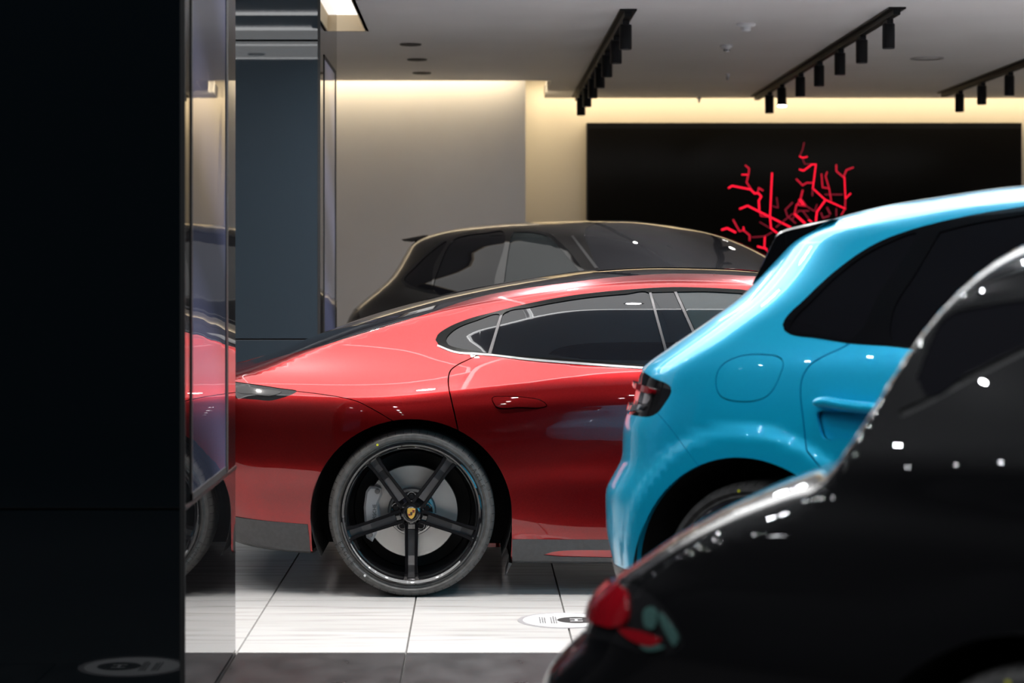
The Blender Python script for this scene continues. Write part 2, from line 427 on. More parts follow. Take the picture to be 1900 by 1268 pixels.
ZK_U = [.2,.35,.5,.65,.78,.88,.96,1.04,1.10,1.18,1.28,1.40,1.50,1.58,1.70]
U_REAR = [(.15,-.70),(.30,-.86),(.45,-.95),(.58,-.97),(.68,-.955),(.74,-.90),(.85,-.88),(.95,-.87),(1.06,-.82),(1.2,-.66),(1.4,-.44),(1.52,-.32),(1.75,-.10)]
U_TOP = [(-1.3,1.40),(-.6,1.515),(-.30,1.565),(.1,1.60),(.6,1.62),(1.0,1.615),(1.35,1.57),(1.7,1.42),(2.1,1.18),(2.3,1.10),(2.7,1.05),(3.1,.98),(3.5,.86),(3.8,.7)]
def suv_body(origin, yaw, rear, top, k=1.0, bumps=()):
    front = [(.15,3.4),(.3,3.58),(.55,3.66),(.8,3.6),(1.0,3.5),(1.75,3.5)]
    bottom = [(-1.1,.26),(-.4,.24),(.4,.23),(2.4,.23),(3.8,.25)]
    st = [(-1.1,[.76,.82,.85,.86,.855,.85,.84,.82,.79,.74,.69,.62,.56,.51,.46]),
          (-.55,[.84,.87,.888,.893,.89,.886,.878,.865,.845,.80,.745,.665,.605,.55,.5]),
          (0,[.875,.90,.91,.915,.914,.910,.90,.884,.868,.83,.775,.695,.635,.58,.52]),
          (.8,[.87,.885,.89,.892,.898,.904,.90,.886,.872,.836,.785,.712,.65,.59,.53]),
          (2.0,[.87,.885,.89,.892,.898,.904,.90,.886,.872,.836,.785,.712,.65,.59,.53]),
          (2.85,[.875,.90,.91,.915,.912,.90,.87,.83,.80,.76,.71,.65,.6,.55,.5]),
          (3.7,[.78,.82,.84,.84,.82,.80,.78,.75,.72,.70,.66,.6,.55,.5,.45])]
    zk = ZK_U
    if k != 1.0:
        zk = [z*k for z in zk]; front = [(z*k, u*k) for z, u in front]; bottom = [(u*k, z*k) for u, z in bottom]
        st = [(u*k, [w*k for w in ws]) for u, ws in st]
    return Body(origin, yaw, top, rear, front, bottom, zk, st, rtop=.13*k, rrear=.5*k, rfront=.6*k, rbot=.07, n=2.5, z0=.58*k, bumps=bumps)
ZK_C = [.15,.3,.45,.6,.72,.80,.88,.95,1.02,1.08,1.14,1.20,1.28,1.36,1.45]
def coupe_body(origin,yaw,rear,top):
    front = [(.15,3.2),(.3,3.38),(.5,3.42),(.7,3.35),(1.5,3.2)]
    bottom = [(-1.1,.2),(-.4,.17),(.4,.15),(2.4,.15),(3.5,.17)]
    st=[(-1.0,[.78,.82,.85,.87,.86,.84,.80,.76,.72,.68,.64,.6,.56,.52,.5]),
        (-.5,[.84,.88,.90,.91,.905,.885,.855,.815,.77,.73,.69,.65,.6,.55,.5]),
        (0,[.87,.895,.910,.912,.896,.878,.858,.832,.81,.775,.74,.705,.65,.59,.53]),
        (.6,[.88,.90,.912,.912,.900,.888,.873,.856,.85,.82,.785,.745,.69,.63,.56]),
        (1.6,[.88,.90,.912,.912,.900,.888,.873,.856,.85,.82,.785,.745,.69,.63,.56]),
        (2.5,[.87,.89,.905,.91,.90,.87,.82,.78,.74,.70,.66,.62,.58,.54,.5]),
        (3.4,[.76,.8,.82,.82,.80,.77,.74,.71,.68,.65,.62,.6,.57,.54,.5])]
    return Body(origin,yaw,top,rear,front,bottom,ZK_C,st,rtop=.15,rrear=.5,rfront=.6,rbot=.06,n=2.4,z0=.5,tsig=.05)
# ---------------------------------------------------------------- the room
def pt(px, py, Y):
    return Vector(((px-CX)/F_PX*Y, Y, CAM_H-(py-CY)/F_PX*Y))

def struct(name, mb, m, parent=None, **kw):
    o = mb.obj(name, m, parent, **kw); o['kind'] = 'structure'; return o

floor = struct('floor', MB().box((-7, -7, -.12), (8, 20.2, -.012)), M['grout'])
TX0, TS, EDGE = -.856, .61, 7.58
def tiles(m, ix, iy, y0, dy):
    g = .0022; proto = None
    for i in ix:
        for j in iy:
            lo = (TX0+i*TS+g, y0+j*dy+g, -.012); hi = (TX0+(i+1)*TS-g, y0+(j+1)*dy-g, 0)
            if proto is None:
                b = MB(); w, d = hi[0]-lo[0], hi[1]-lo[1]
                b.add([(0, 0, 0), (w, 0, 0), (w, d, 0), (0, d, 0), (.0015, .0015, .012), (w-.0015, .0015, .012), (w-.0015, d-.0015, .012), (.0015, d-.0015, .012)],
                      [(3, 2, 1, 0), (4, 5, 6, 7), (0, 1, 5, 4), (1, 2, 6, 5), (2, 3, 7, 6), (3, 0, 4, 7)])
                proto = b.obj('tile', m, floor); o = proto
            else:
                o = proto.copy(); COL.objects.link(o); o.parent = floor
            o.location = lo; o.location.z = -.012 - random.random()*.0003
tiles(M['white_tile'], range(-3, 8), range(0, 3), EDGE, 1.22)
tiles(M['grey_tile'], range(-2, 5), range(-2, 0), EDGE, 1.22)
b = MB().box((-7, EDGE+3.66+.004, -.012), (8, 20, -.0005))
b.box((TX0+8*TS+.004, EDGE, -.012), (8, EDGE+3.66, -.0005)); b.box((-7, EDGE, -.012), (TX0-3*TS-.004, EDGE+3.66, -.0005))
struct('floor_beyond', b, M['white_tile']); bpy.data.objects['floor_beyond'].name = 'floor_rear'
b = MB().box((-7, -7, -.012), (8, EDGE-2.44-.004, -.0005))
b.box((TX0+5*TS+.004, EDGE-2.44, -.012), (8, EDGE-.004, -.0005)); b.box((-7, EDGE-2.44, -.012), (TX0-2*TS-.004, EDGE-.004, -.0005))
struct('floor_front', b, M['grey_tile'])

CZ = 3.0
# showroom ceiling: a recess for the light box at the left, the coves at the walls
LBX0, LBX1, LBY0, LBY1 = -2.4, -.73, 12.2, 14.16
c = MB()
c.box((LBX1, 6.8, CZ), (.65, 17.8, CZ+.1)); c.box((-7, LBY1, CZ), (LBX1, 17.8, CZ+.1)); c.box((-7, 6.8, CZ), (LBX1, LBY0, CZ+.1))
c.box((-7, LBY0, CZ), (LBX0, LBY1, CZ+.1)); c.box((.65, 6.8, CZ), (8, 19.56, CZ+.1))
struct('ceiling', c, M['ceiling'])
struct('ceiling_walkway', MB().box((-7, -7, 2.95), (8, 6.8, 3.1)), M['ceiling_dark'])
struct('ceiling_cove', MB().box((-7, 17.5, 3.36), (8, 20.2, 3.4)), M['wall_cream'])
# light box recess
r = MB()
r.box((LBX0, LBY1-.006, CZ), (LBX1, LBY1+.02, CZ+.22)); r.box((LBX1-.006, LBY0, CZ), (LBX1+.02, LBY1-.006, CZ+.22))
r.box((LBX0-.02, LBY0, CZ), (LBX0, LBY1, CZ+.22)); r.box((LBX0, LBY0-.02, CZ), (LBX1, LBY0, CZ+.22))
struct('trim_1', r, M['warm_side'])
lb = empty('ceiling_light_box', ((LBX0+LBX1)/2, (LBY0+LBY1)/2, CZ+.11))
tag(lb, 'white glowing light box recessed in the ceiling at the upper left', 'ceiling light')
MB().box((-.825, -.97, .0), (.825, .97, .03)).obj('diffuser', M['skylight'], lb)

# walls
struct('wall_back_left', MB().box((-7, 18.1, 0), (.441, 18.5, 3.36)), M['wall_grey'])
struct('wall_back', MB().box((.2, 19.9, 0), (8, 20.2, 3.36)), M['wall_cream'])
struct('wall_side_left', MB().box((-7, 11.74, 0), (-3.4, 18.1, 3.36)), M['wall_grey'])
struct('wall_side_right', MB().box((7.6, 6.8, 0), (8, 20, 3.36)), M['wall_grey'])
struct('wall_walkway', MB().box((-7, -7.4, 0), (8, -7, 3.1)), M['dark_wall'])
struct('wall_walkway_left', MB().box((-7.2, -7, 0), (-6.8, 11.74, 3.1)), M['dark_wall'])
struct('wall_walkway_right', MB().box((7.8, -7, 0), (8.2, 6.8, 3.1)), M['dark_wall'])

# luminous ceiling above the showroom edge (seen in the paint and the glass)
lum = empty('luminous_ceiling', (1.0, 8.0, CZ))
tag(lum, 'luminous ceiling field of white panels above the red car, with bright seams', 'ceiling light')
xs = [-3.6+1.7*i for i in range(6)]
for i, x in enumerate(xs):
    for y0, y1 in ((7.76, 8.63), (8.69, 9.56)):
        MB().box((x+.02, y0, -.02), (x+1.66, y1, -.004)).obj('diffuser', M['led_panel'], lum, loc=(-1.0, -8.0, 0))
    MB().box((x-.012, 7.72, -.022), (x+.012, 11.2, -.004)).obj('light_line', M['led_line'], lum, loc=(-1.0, -8.0, 0))
for y in (7.74, 8.66, 9.59, 10.4):
    MB().box((-3.6, y-.012, -.024), (6.6, y+.012, -.006)).obj('light_line', M['led_line'], lum, loc=(-1.0, -8.0, 0))

# ---------------------------------------------------------------- pillars with screens
def pillar(name, label, y0, y1, x1, ztop, joint, scr, front_m):
    t = empty(name, (x1-1.2, (y0+y1)/2, 0)); tag(t, label, 'pillar')
    L = (-(x1-1.2), -(y0+y1)/2, 0)
    g = .004
    x0 = -3.4
    MB().box((x0, y0+.02, 0), (x1-.012, y1, ztop)).obj('core', M['joint'], t, loc=L)
    zs = [0.0]+joint+[ztop]
    for a, b_ in zip(zs[:-1], zs[1:]):
        MB().box((x0, y0, a+g), (x1-.010, y0+.02, b_-g), .002).obj('front_panel', front_m, t, loc=L)
    # side: mirror black glass, lower panel and upper panel, standing on a steel ledge
    zl = .67 if scr[2] < .9 else scr[2]
    MB().box((x1-.012, y0+.008, .004), (x1, y1-.002, zl-.008), .001).obj('side_panel', M['mirror_side'], t, loc=L)
    MB().box((x1-.012, y0+.008, zl+.008), (x1, y1-.002, ztop), .001).obj('side_panel', M['mirror_side'], t, loc=L)
    MB().box((x1-.012, y0+.004, zl-.006), (x1+.004, y1, zl+.006), .001).obj('ledge', M['steel'], t, loc=L)
    MB().box((x1-.014, y0-.001, 0), (x1+.001, y0+.007, ztop)).obj('corner_strip', M['joint'], t, loc=L)
    # the screen
    sy0, sy1, sz0, sz1 = scr
    f = MB(); w = .022
    for lo, hi in (((sy0-w, sz0-w), (sy0, sz1+w)), ((sy1, sz0-w), (sy1+.055, sz1+w)), ((sy0-w, sz0-w), (sy1+w, sz0)), ((sy0-w, sz1), (sy1+w, sz1+w))):
        f.box((x1-.004, lo[0], lo[1]), (x1+.004, hi[0], hi[1]))
    f.obj('screen_frame', M['joint'], t, loc=L)
    MB().box((x1-.004, sy0, sz0), (x1+.0015, sy1, sz1)).obj('screen', M['screen_img'], t, loc=L)
    return t

# the running picture on the screens: soft bluish bands
sm = mat('screen_picture', (.012, .012, .014), .015, ior=1.9); M['screen_img'] = sm
nt = sm.node_tree; N = nt.nodes; Lk = nt.links; bs = N['Principled BSDF']
co = N.new('ShaderNodeTexCoord'); mp = N.new('ShaderNodeMapping'); mp.inputs['Scale'].default_value = (1, .8, 1.3); mp.inputs['Rotation'].default_value = (.5, 0, 0)
wv = N.new('ShaderNodeTexWave'); wv.bands_direction = 'Z'; wv.inputs['Scale'].default_value = .6; wv.inputs['Distortion'].default_value = 6; wv.inputs['Detail'].default_value = 2; wv.inputs['Detail Scale'].default_value = .6
rp = N.new('ShaderNodeValToRGB'); rp.color_ramp.elements[0].position = .2; rp.color_ramp.elements[0].color = (.015, .018, .03, 1); rp.color_ramp.elements[1].color = (.05, .055, .10, 1)
Lk.new(co.outputs['Generated'], mp.inputs['Vector']); Lk.new(mp.outputs['Vector'], wv.inputs['Vector']); Lk.new(wv.outputs['Fac'], rp.inputs['Fac'])
nz = N.new('ShaderNodeTexNoise'); nz.inputs['Scale'].default_value = 2.2; nz.inputs['Detail'].default_value = 1
bu = N.new('ShaderNodeBump'); bu.inputs['Strength'].default_value = .35; bu.inputs['Distance'].default_value = .004
Lk.new(co.outputs['Object'], nz.inputs['Vector']); Lk.new(nz.outputs['Fac'], bu.inputs['Height']); Lk.new(bu.outputs['Normal'], bs.inputs['Normal'])
Lk.new(rp.outputs['Color'], bs.inputs['Emission Color']); bs.inputs['Emission Strength'].default_value = 1.0

pillar('display_pillar', 'near black glass pillar filling the left edge, with a lit screen on its side', 6.25, 7.58, -.861, 2.99, [.667, 2.75], (6.40, 7.27, .70, 2.6), M['cladding'])
pillar('display_pillar', 'far blue-grey clad pillar behind the tail of the red car', 11.74, 13.17, -.861, 2.99, [1.0, 2.67], (12.05, 12.98, .72, 2.60), M['cladding_blue'])

# ---------------------------------------------------------------- video wall with the red network picture
vw = empty('video_wall', (3.2, 19.86, 0)); tag(vw, 'large black video wall showing a glowing red branching network', 'screen')
VX0, VX1, VZ0, VZ1 = pt(1088, 230, 19.84).x, pt(1894, 230, 19.84).x, .5, pt(1500, 228.5, 19.84).z
VL = (-3.2, -19.86, 0)
MB().box((VX0, 19.80, VZ0), (VX1, 19.90, VZ1), .004).obj('housing', M['housing'], vw, loc=VL)
for i in range(4):
    for j in range(2):
        w = (VX1-VX0-.03)/4; h = (VZ1-VZ0-.07)/2
        MB().box((VX0+.015+i*w+.0008, 19.795, VZ0+.015+j*h+.0008), (VX0+.015+(i+1)*w-.0008, 19.805, VZ0+.015+(j+1)*h-.0008)).obj('panel', M['screen_black'], vw, loc=VL)
NET = [
 (0, 7, [(275,575),(310,555),(490,590),(530,630),(565,625),(595,660),(570,700),(575,790)]), (1, 6, [(490,580),(450,520),(470,440),(475,385),(440,355)]),
 (0, 5, [(405,445),(460,445)]), (1, 6, [(560,620),(570,575),(610,600)]), (0, 6.5, [(700,430),(680,860),(690,970),(740,1010)]),
 (0, 7, [(385,780),(460,750),(680,860),(880,960)]), (1, 5, [(575,790),(590,850),(680,860)]), (2, 4, [(580,910),(680,970)]), (2, 5, [(740,960),(900,830)]),
 (2, 4, [(690,750),(760,770),(745,670)]), (1, 6, [(320,890),(380,1000),(420,990),(480,1040),(480,1090)]), (0, 8, [(210,985),(260,970),(340,1010)]), (0, 5, [(420,960),(425,995)]),
 (2, 5, [(500,1060),(630,1050),(700,1010)]), (0, 6, [(630,1050),(625,1160),(650,1180)]), (0, 7, [(560,1150),(640,1170)]),
 (2, 4, [(1015,130),(1000,200),(970,265)]), (0, 5, [(970,265),(1000,280),(1045,270)]), (2, 4, [(1000,290),(1020,340),(1080,345)]),
 (0, 5.5, [(1080,345),(1130,345),(1100,580),(1220,690),(1420,780)]), (0, 6, [(970,395),(1010,405),(1085,350)]), (1, 6, [(940,490),(1000,550),(1040,525),(1095,525)]), (2, 6, [(1100,580),(1095,650)]),
 (1, 5, [(1185,440),(1195,570),(1260,580),(1280,700)]), (1, 5, [(1240,420),(1225,460),(1260,580)]), (2, 5, [(1220,640),(1390,640)]),
 (1, 6, [(1330,350),(1330,410),(1400,470),(1430,400),(1495,375)]), (0, 5, [(1410,470),(1420,680),(1470,630)]), (1, 5, [(1420,680),(1415,780),(1380,840)]),
 (0, 7, [(1220,700),(1140,810),(1130,900)]), (2, 5, [(1140,740),(1120,800)]), (1, 7, [(1000,600),(980,680),(1030,750),(950,740),(980,680)]), (0, 9, [(970,690),(1000,730)]),
 (2, 6, [(900,720),(830,790),(850,850),(930,920)]), (0, 9, [(920,830),(1020,920)]), (2, 5, [(1030,750),(1110,800)]), (0, 6, [(1060,890),(1090,910)]), (2, 8, [(1240,770),(1270,830)]),
 (2, 5, [(1330,780),(1330,850)]), (1, 6, [(940,740),(920,830)]), (1, 6, [(860,960),(930,1000),(1000,960)]), (2, 5, [(1000,800),(1060,880)]), (2, 5, [(900,880),(960,800),(1060,800)]),
 (1, 5, [(740,1010),(800,1060),(760,1150)]), (0, 6, [(740,1010),(880,1120),(1000,1150)]), (2, 6, [(1180,820),(1200,870),(1260,850)]), (1, 5, [(640,1180),(760,1300),(900,1340)]),
]
for k, wd, line in NET:
    P = [pt(1300+x/5.284, 240+y/5.284, 19.794) for x, y in line]; hw = wd/5.284*19.8/3900*2.1
    v, f = [], []
    for i in range(len(P)-1):
        d = (P[i+1]-P[i]).normalized(); q = Vector((-d.z, 0, d.x))*hw/2; e = d*hw*.35
        n0 = len(v)
        for y in (0, .0025):
            v += [p+Vector((0, y-.0015, 0)) for p in (P[i]-e+q, P[i+1]+e+q, P[i+1]+e-q, P[i]-e-q)]
        f += [tuple(n0+a for a in q4) for q4 in ((0, 1, 2, 3), (7, 6, 5, 4), (0, 4, 5, 1), (1, 5, 6, 2), (2, 6, 7, 3), (3, 7, 4, 0))]
    mesh('red_branch', v, f, M['neon'][k], vw, loc=VL)

# ---------------------------------------------------------------- ceiling fittings
RAILS = [('second', .95, 12.95, 19.4, [13.2, 14.09, 15.05, 15.93, 16.86, 17.73, 18.7], 'left'),
         ('third', 2.59, 12.86, 19.3, [13.14, 14.05, 14.89, 15.79, 16.7, 17.73, 18.45], 'middle'),
         ('fourth', 4.225, 13.0, 18.95, [16.6, 17.5, 18.3], 'right')]
ORD = ['nearest', 'second nearest', 'third nearest', 'fourth nearest', 'fifth nearest', 'sixth nearest', 'farthest']
spot0 = None
for _, x, y0, y1, ys, side in RAILS:
    rl = empty('track_rail', (x, (y0+y1)/2, CZ)); tag(rl, 'black ceiling track rail, the %s one of three above the cars' % side, 'track')
    h = (y1-y0)/2
    MB().box((-.052, -h, -.012), (.052, h, 0), .002).obj('flange', M['track'], rl)
    MB().box((-.022, -h+.02, -.045), (.022, h-.02, -.008), .003).obj('channel', M['track'], rl)
    for i, y in enumerate(ys):
        if spot0 is None:
            t = spot0 = empty('track_spotlight', (x, y, CZ))
            MB().lathe([(.0, -.225), (.036, -.225), (.039, -.222), (.039, -.075), (.036, -.07), (0, -.07)], 32).obj('housing', M['track'], t, auto=35)
            MB().box((-.02, -.055, -.075), (.02, .055, -.046), .003).obj('adapter', M['track'], t)
            MB().lathe([(0, -.223), (.028, -.223), (.031, -.2265), (.036, -.2265), (.036, -.222)], 32).obj('lens', M['lens_off'], t)
        else:
            t = spot0.copy(); COL.objects.link(t); t.location = (x, y, CZ)
            for ch in spot0.children:
                q = ch.copy(); COL.objects.link(q); q.parent = t
        lit = side == 'middle' and i == 5
        last = i == len(ys)-1
        which = ORD[i] if not last else 'farthest'
        tag(t, ('lit black cylinder spotlight with a glowing lens, %s on the %s track' if lit else 'black cylinder spotlight, %s on the %s ceiling track') % (which, side), 'spotlight', 'spotlights on the %s ceiling track' % side)
        if lit:
            t.rotation_euler = (math.radians(-9), 0, 0)
            for ch in t.children:
                if ch.name.startswith('lens'): ch.data = ch.data.copy(); ch.data.materials[0] = M['lens_on']

dl0 = None
for i, (px, py) in enumerate(((762, 82), (774, 110), (783, 135))):
    Y = 1.63*3900/(507-py); x = (px-880)/3900*Y
    t = MB().lathe([(0, -.004), (.060, -.004), (.064, -.007), (.074, -.007), (.078, 0)], 40).obj('recessed_downlight', M['track'], None, loc=(x, Y, CZ-.001), auto=40)
    tag(t, ['nearest of the three dark round downlights left of the tracks', 'middle one of the three dark round downlights left of the tracks', 'farthest of the three dark round downlights, next to the back wall'][i], 'downlight', 'unlit downlights in the ceiling')
for i, (px, py, lab) in enumerate(((1384, 44, 'small white smoke detector nearest the camera on the grey ceiling'), (1348, 84, 'white detector dome with dark slots, left of the middle track'), (1350, 137, 'tiny grey ceiling sensor near the far wall cove'), (1297, 180, 'tiny sprinkler head hanging by the cove above the video wall'))):
    Y = 1.63*3900/(507-py); x = (px-880)/3900*Y
    r = (.062, .045, .022, .02)[i]
    t = empty('smoke_detector' if i < 2 else 'ceiling_sensor', (x, Y, CZ)); tag(t, lab, 'detector')
    MB().lathe([(0, 0), (r, 0), (r, -.012), (r*.8, -.022), (0, -.022)], 28).obj('base', M['white_plastic'], t, auto=40)
    MB().lathe([(r*.55, -.02), (r*.5, -.045), (r*.3, -.052), (0, -.053)], 24).obj('cap', M['white_plastic' if i < 2 else 'decal_grey'], t, auto=40)
    if i == 1:
        for k in (-1, 0, 1): MB().box((k*.018-.005, -.026, -.042), (k*.018+.005, -.020, -.034)).obj('slot', M['ink'], t)
Y = 1.63*3900/(507-108); x = (1720-880)/3900*Y
t = MB().lathe([(.10, 0), (.125, 0), (.125, -.006), (.10, -.006)], 40).obj('ceiling_hatch', M['decal_grey'], None, loc=(x, Y, CZ), auto=30); tag(t, 'faint round access hatch ring in the ceiling between middle and right tracks', 'hatch')

ring0 = None
for k, (x, y) in enumerate(SHOW + BACK_FILL + WALK):                      # lamp rings, the added fill lamps' too: pieces of the two ceilings
    par = bpy.data.objects['ceiling' if k < len(SHOW+BACK_FILL) else 'ceiling_walkway']; z = CZ if k < len(SHOW+BACK_FILL) else 2.95
    if ring0 is None: ring0 = o = MB().lathe([(.046, -.016), (.050, -.026), (.062, -.026), (.066, 0)], 20).obj('lamp_ring', M['track'], par, auto=40)
    else: o = ring0.copy(); COL.objects.link(o); o.parent = par
    o.location = (x, y, z)

# ---------------------------------------------------------------- round notices on the floor
def sticker(x, y, label, rot):
    t = empty('floor_sticker', (x, y, 0), rot); tag(t, label, 'sticker')
    MB().lathe([(0, .0), (.186, 0), (.186, .0012), (0, .0012)], 64).obj('rim', M['decal_grey'], t)
    MB().lathe([(0, .0012), (.165, .0012), (.165, .0018), (0, .0018)], 64).obj('face', M['decal_white'], t)
    MB().lathe([(0, .0018), (.076, .0018), (.076, .0022), (0, .0022)], 40).obj('emblem', M['ink'], t, loc=(.045, 0, 0))
    b = MB()
    b.prism([(.02, -.03), (.07, -.03), (.07, -.02), (.02, -.02)], .0022, .0026, 'XY'); b.prism([(.02, .02), (.07, .02), (.07, .03), (.02, .03)], .0022, .0026, 'XY')
    b.prism([(.04, -.02), (.05, -.02), (.05, .02), (.04, .02)], .0022, .0026, 'XY')
    b.obj('figure', M['decal_white'], t)
    rnd = random.Random(3); b = MB()
    for xc in (-.098, -.088, -.079, -.054, -.044, -.035):
        yy = -.078
        while yy < .07:
            l = rnd.uniform(.006, .022); b.prism([(xc-.003, yy), (xc+.003, yy), (xc+.003, yy+l), (xc-.003, yy+l)], .0018, .0022, 'XY'); yy += l+.007
    b.obj('print', M['ink'], t); t.children[-1]['kind'] = 'stuff'
    return t
sy = 3900*1.37/(1152-507); sticker((1048-880)/3900*sy, sy, 'round white floor notice on the white tiles, right of the red wheel', 0)
sticker(-1.19, 5.19, 'round white floor notice on the dark tiles, mirrored in the near pillar', math.pi)
# ---------------------------------------------------------------- cars: cutting a body into its panels
KQ = .92
def theta_at(b, u, z):
    v = b.V(np.array([u]), np.array([z]))[0]
    return math.atan2(z-b.z0, v)
def loopq(b, items, step=7.0, closed=True, smooth=True):
    """outline given as pixels, or ('z', u, z), ('t', u, deg), ('v', v, z) in the car's own measures -> (u, theta*K)"""
    out = []; run = []
    allpx = all(not isinstance(i[0], str) for i in items)
    if allpx: px = dens(items, step, closed, smooth); p = b.cast(px); return np.stack([p[:, 0], b.theta(p)*KQ], 1)
    def flush():
        if len(run) > 1: px = dens(run, step, False, smooth)
        elif run: px = np.array(run, float)
        else: return
        p = b.cast(px); out.extend(np.stack([p[:, 0], b.theta(p)*KQ], 1).tolist()); run.clear()
    for i in items:
        if isinstance(i[0], str):
            flush()
            if i[0] == 'z': out.append([i[1], theta_at(b, i[1], i[2])*KQ])
            elif i[0] == 't': out.append([i[1], math.radians(i[2])*KQ])
            else:
                lo, hi = float(b.uR(i[2])), .3
                for _ in range(40):
                    m = (lo+hi)/2
                    if b.V(np.array([m]), np.array([i[2]]))[0] < i[1]: lo = m
                    else: hi = m
                out.append([lo, theta_at(b, lo, i[2])*KQ])
        else: run.append(i)
    flush()
    Q = np.array(out); R = []
    n = len(Q)
    for i in range(n if closed else n-1):                     # keep long stretches dense enough to follow the body
        a, c = Q[i], Q[(i+1) % n]; k = max(1, int(np.linalg.norm(c-a)/.05))
        R += [a+(c-a)*j/k for j in range(k)]
    if not closed: R.append(Q[-1])
    return np.array(R)
def uz(b, pts, n=1):
    return loopq(b, [('z', u, z) for u, z in pts])
def inside(P, L):
    x, y = P[:, 0], P[:, 1]; r = np.zeros(len(P), bool); n = len(L)
    for i in range(n):
        x0, y0 = L[i-1]; x1, y1 = L[i]
        if y0 == y1: continue
        c = ((y0 > y) != (y1 > y)) & (x < (x1-x0)*(y-y0)/(y1-y0)+x0); r ^= c
    return r
def dist(P, L, closed):
    d = np.full(len(P), 9.0); n = len(L)
    for i in range(n if closed else n-1):
        a, c = L[i], L[(i+1) % n]; s = c-a; q = max(1e-12, s @ s)
        t = np.clip(((P-a) @ s)/q, 0, 1); e = P-a-t[:, None]*s; d = np.minimum(d, np.hypot(e[:, 0], e[:, 1]))
    return d
def offset(L, h, closed):
    n = len(L); T = np.zeros_like(L)
    for i in range(n):
        a = L[(i-1) % n] if closed or i > 0 else L[i]; c = L[(i+1) % n] if closed or i < n-1 else L[i]
        d = c-a; T[i] = d/max(1e-9, np.linalg.norm(d))
    N = np.stack([-T[:, 1], T[:, 0]], 1)
    return L+N*h, L-N*h

def build_body(b, root, regions, gaps, base_mat, du=.03, dth=.03, base_name='body_shell'):
    """regions: (part, loop, material, offset, flange, central); first match wins; part None cuts a hole"""
    us = [b.umin+.0008]; s = .0012
    while us[-1] < b.umax-.0008:
        gap_end = b.umax-.0008-us[-1]
        st = min(du, max(.0012, .35*(us[-1]-b.umin)), max(.0012, .35*gap_end)); us.append(us[-1]+st)
    us[-1] = b.umax-.0008
    nth = int(math.pi/dth*.95); ths = np.linspace(-math.pi/2, math.pi/2, nth+1)
    G = np.array([(u, t*KQ) for u in us for t in ths])
    V = [Vector((float(x), float(y))) for x, y in G]; E = []
    def addline(L, closed):
        n0 = len(V); n = len(L)
        V.extend(Vector((float(x), float(np.clip(y, -KQ*math.pi/2, KQ*math.pi/2)))) for x, y in L)
        E.extend((n0+i, n0+(i+1) % n) for i in range(n if closed else n-1))
    for r in regions: addline(r[1], True)
    for L, hw, closed in gaps:
        a, c = offset(L, hw, closed)
        if closed: addline(a, True); addline(c, True)
        else: addline(np.concatenate([a, c[::-1]]), True)
    ov, oe, of, *_ = delaunay_2d_cdt(V, E, [], 0, 1e-5, False)
    Q = np.array([(p.x, p.y) for p in ov]); F = np.array([f for f in of if len(f) == 3], int)
    C = Q[F].mean(1)
    lab = np.full(len(F), -1); done = np.zeros(len(F), bool)
    ngl = sum(1 for r in regions if r[0] and r[0].endswith('!'))
    for k, r in enumerate(regions):
        if k == ngl:
            for L, hw, closed in gaps:
                m = ~done & (dist(C, L, closed) < hw*1.0001); lab[m] = -2; done |= m
        m = ~done & inside(C, r[1]); lab[m] = k if r[0] else -2; done |= m
    P = b.sec(Q[:, 0], np.clip(Q[:, 1]/KQ, -math.pi/2, math.pi/2))
    edge = np.abs(np.abs(Q[:, 1])-KQ*math.pi/2) < 1e-6; P[edge, 1] = 0
    Nn = b.normal(P[:, 0], P[:, 1], P[:, 2]); Nn[edge, 1] = 0
    Nn /= np.maximum(1e-9, np.linalg.norm(Nn, axis=1, keepdims=True))
    X = np.stack([P[:, 0], -P[:, 1], P[:, 2]], 1); Nx = np.stack([Nn[:, 0], -Nn[:, 1], Nn[:, 2]], 1)
    A = X[F]; fn = np.cross(A[:, 1]-A[:, 0], A[:, 2]-A[:, 0]); flip = (fn*Nx[F].mean(1)).sum(1) < 0
    F[flip] = F[flip][:, ::-1]
    groups = [(base_name, -1, base_mat, 0, .018, True, None)]
    for k, r in enumerate(regions):
        if r[0]: groups.append((r[0].rstrip('!'), k, r[2], r[3], r[4], r[5], r[6] if len(r) > 6 else None))
    made = []
    for name, k, m, off, fl, central, label in groups:
        T = F[lab == k]
        if not len(T): continue
        ids, inv = np.unique(T, return_inverse=True); T = inv.reshape(-1, 3)
        x = X[ids]+Nx[ids]*off; nn = Nx[ids]; ed = edge[ids]
        ee = np.concatenate([T[:, [0, 1]], T[:, [1, 2]], T[:, [2, 0]]]); key = np.sort(ee, 1)
        _, first, cnt = np.unique(key, axis=0, return_index=True, return_counts=True)
        B = ee[first[cnt == 1]]; B = B[~(ed[B[:, 0]] & ed[B[:, 1]])]
        v = x.tolist(); n_ = nn.tolist(); f = T.tolist()
        if fl and len(B):
            bi = np.unique(B); mp = {int(q): i for i, q in enumerate(bi)}; n0 = len(v); nb = len(bi)
            v += x[bi].tolist() + (x[bi]-nn[bi]*fl).tolist(); n_ += [[0, 0, 0]]*(2*nb)
            f += [(n0+mp[int(c)], n0+mp[int(a)], n0+nb+mp[int(a)], n0+nb+mp[int(c)]) for a, c in B]
        def mir(v): return [(q[0], -q[1], q[2]) for q in v]
        if central:
            n0 = len(v); f2 = [tuple(i+n0 for i in q[::-1]) for q in f]
            o = mesh(name, v+mir(v), f+f2, m, root, normals=n_+mir(n_))
            made.append(o)
        else:
            o = mesh(name, v, f, m, root, normals=n_); made.append(o)
            made.append(mesh(name, mir(v), [q[::-1] for q in f], m, root, normals=mir(n_)))
        if label: o['label'] = label
    return made

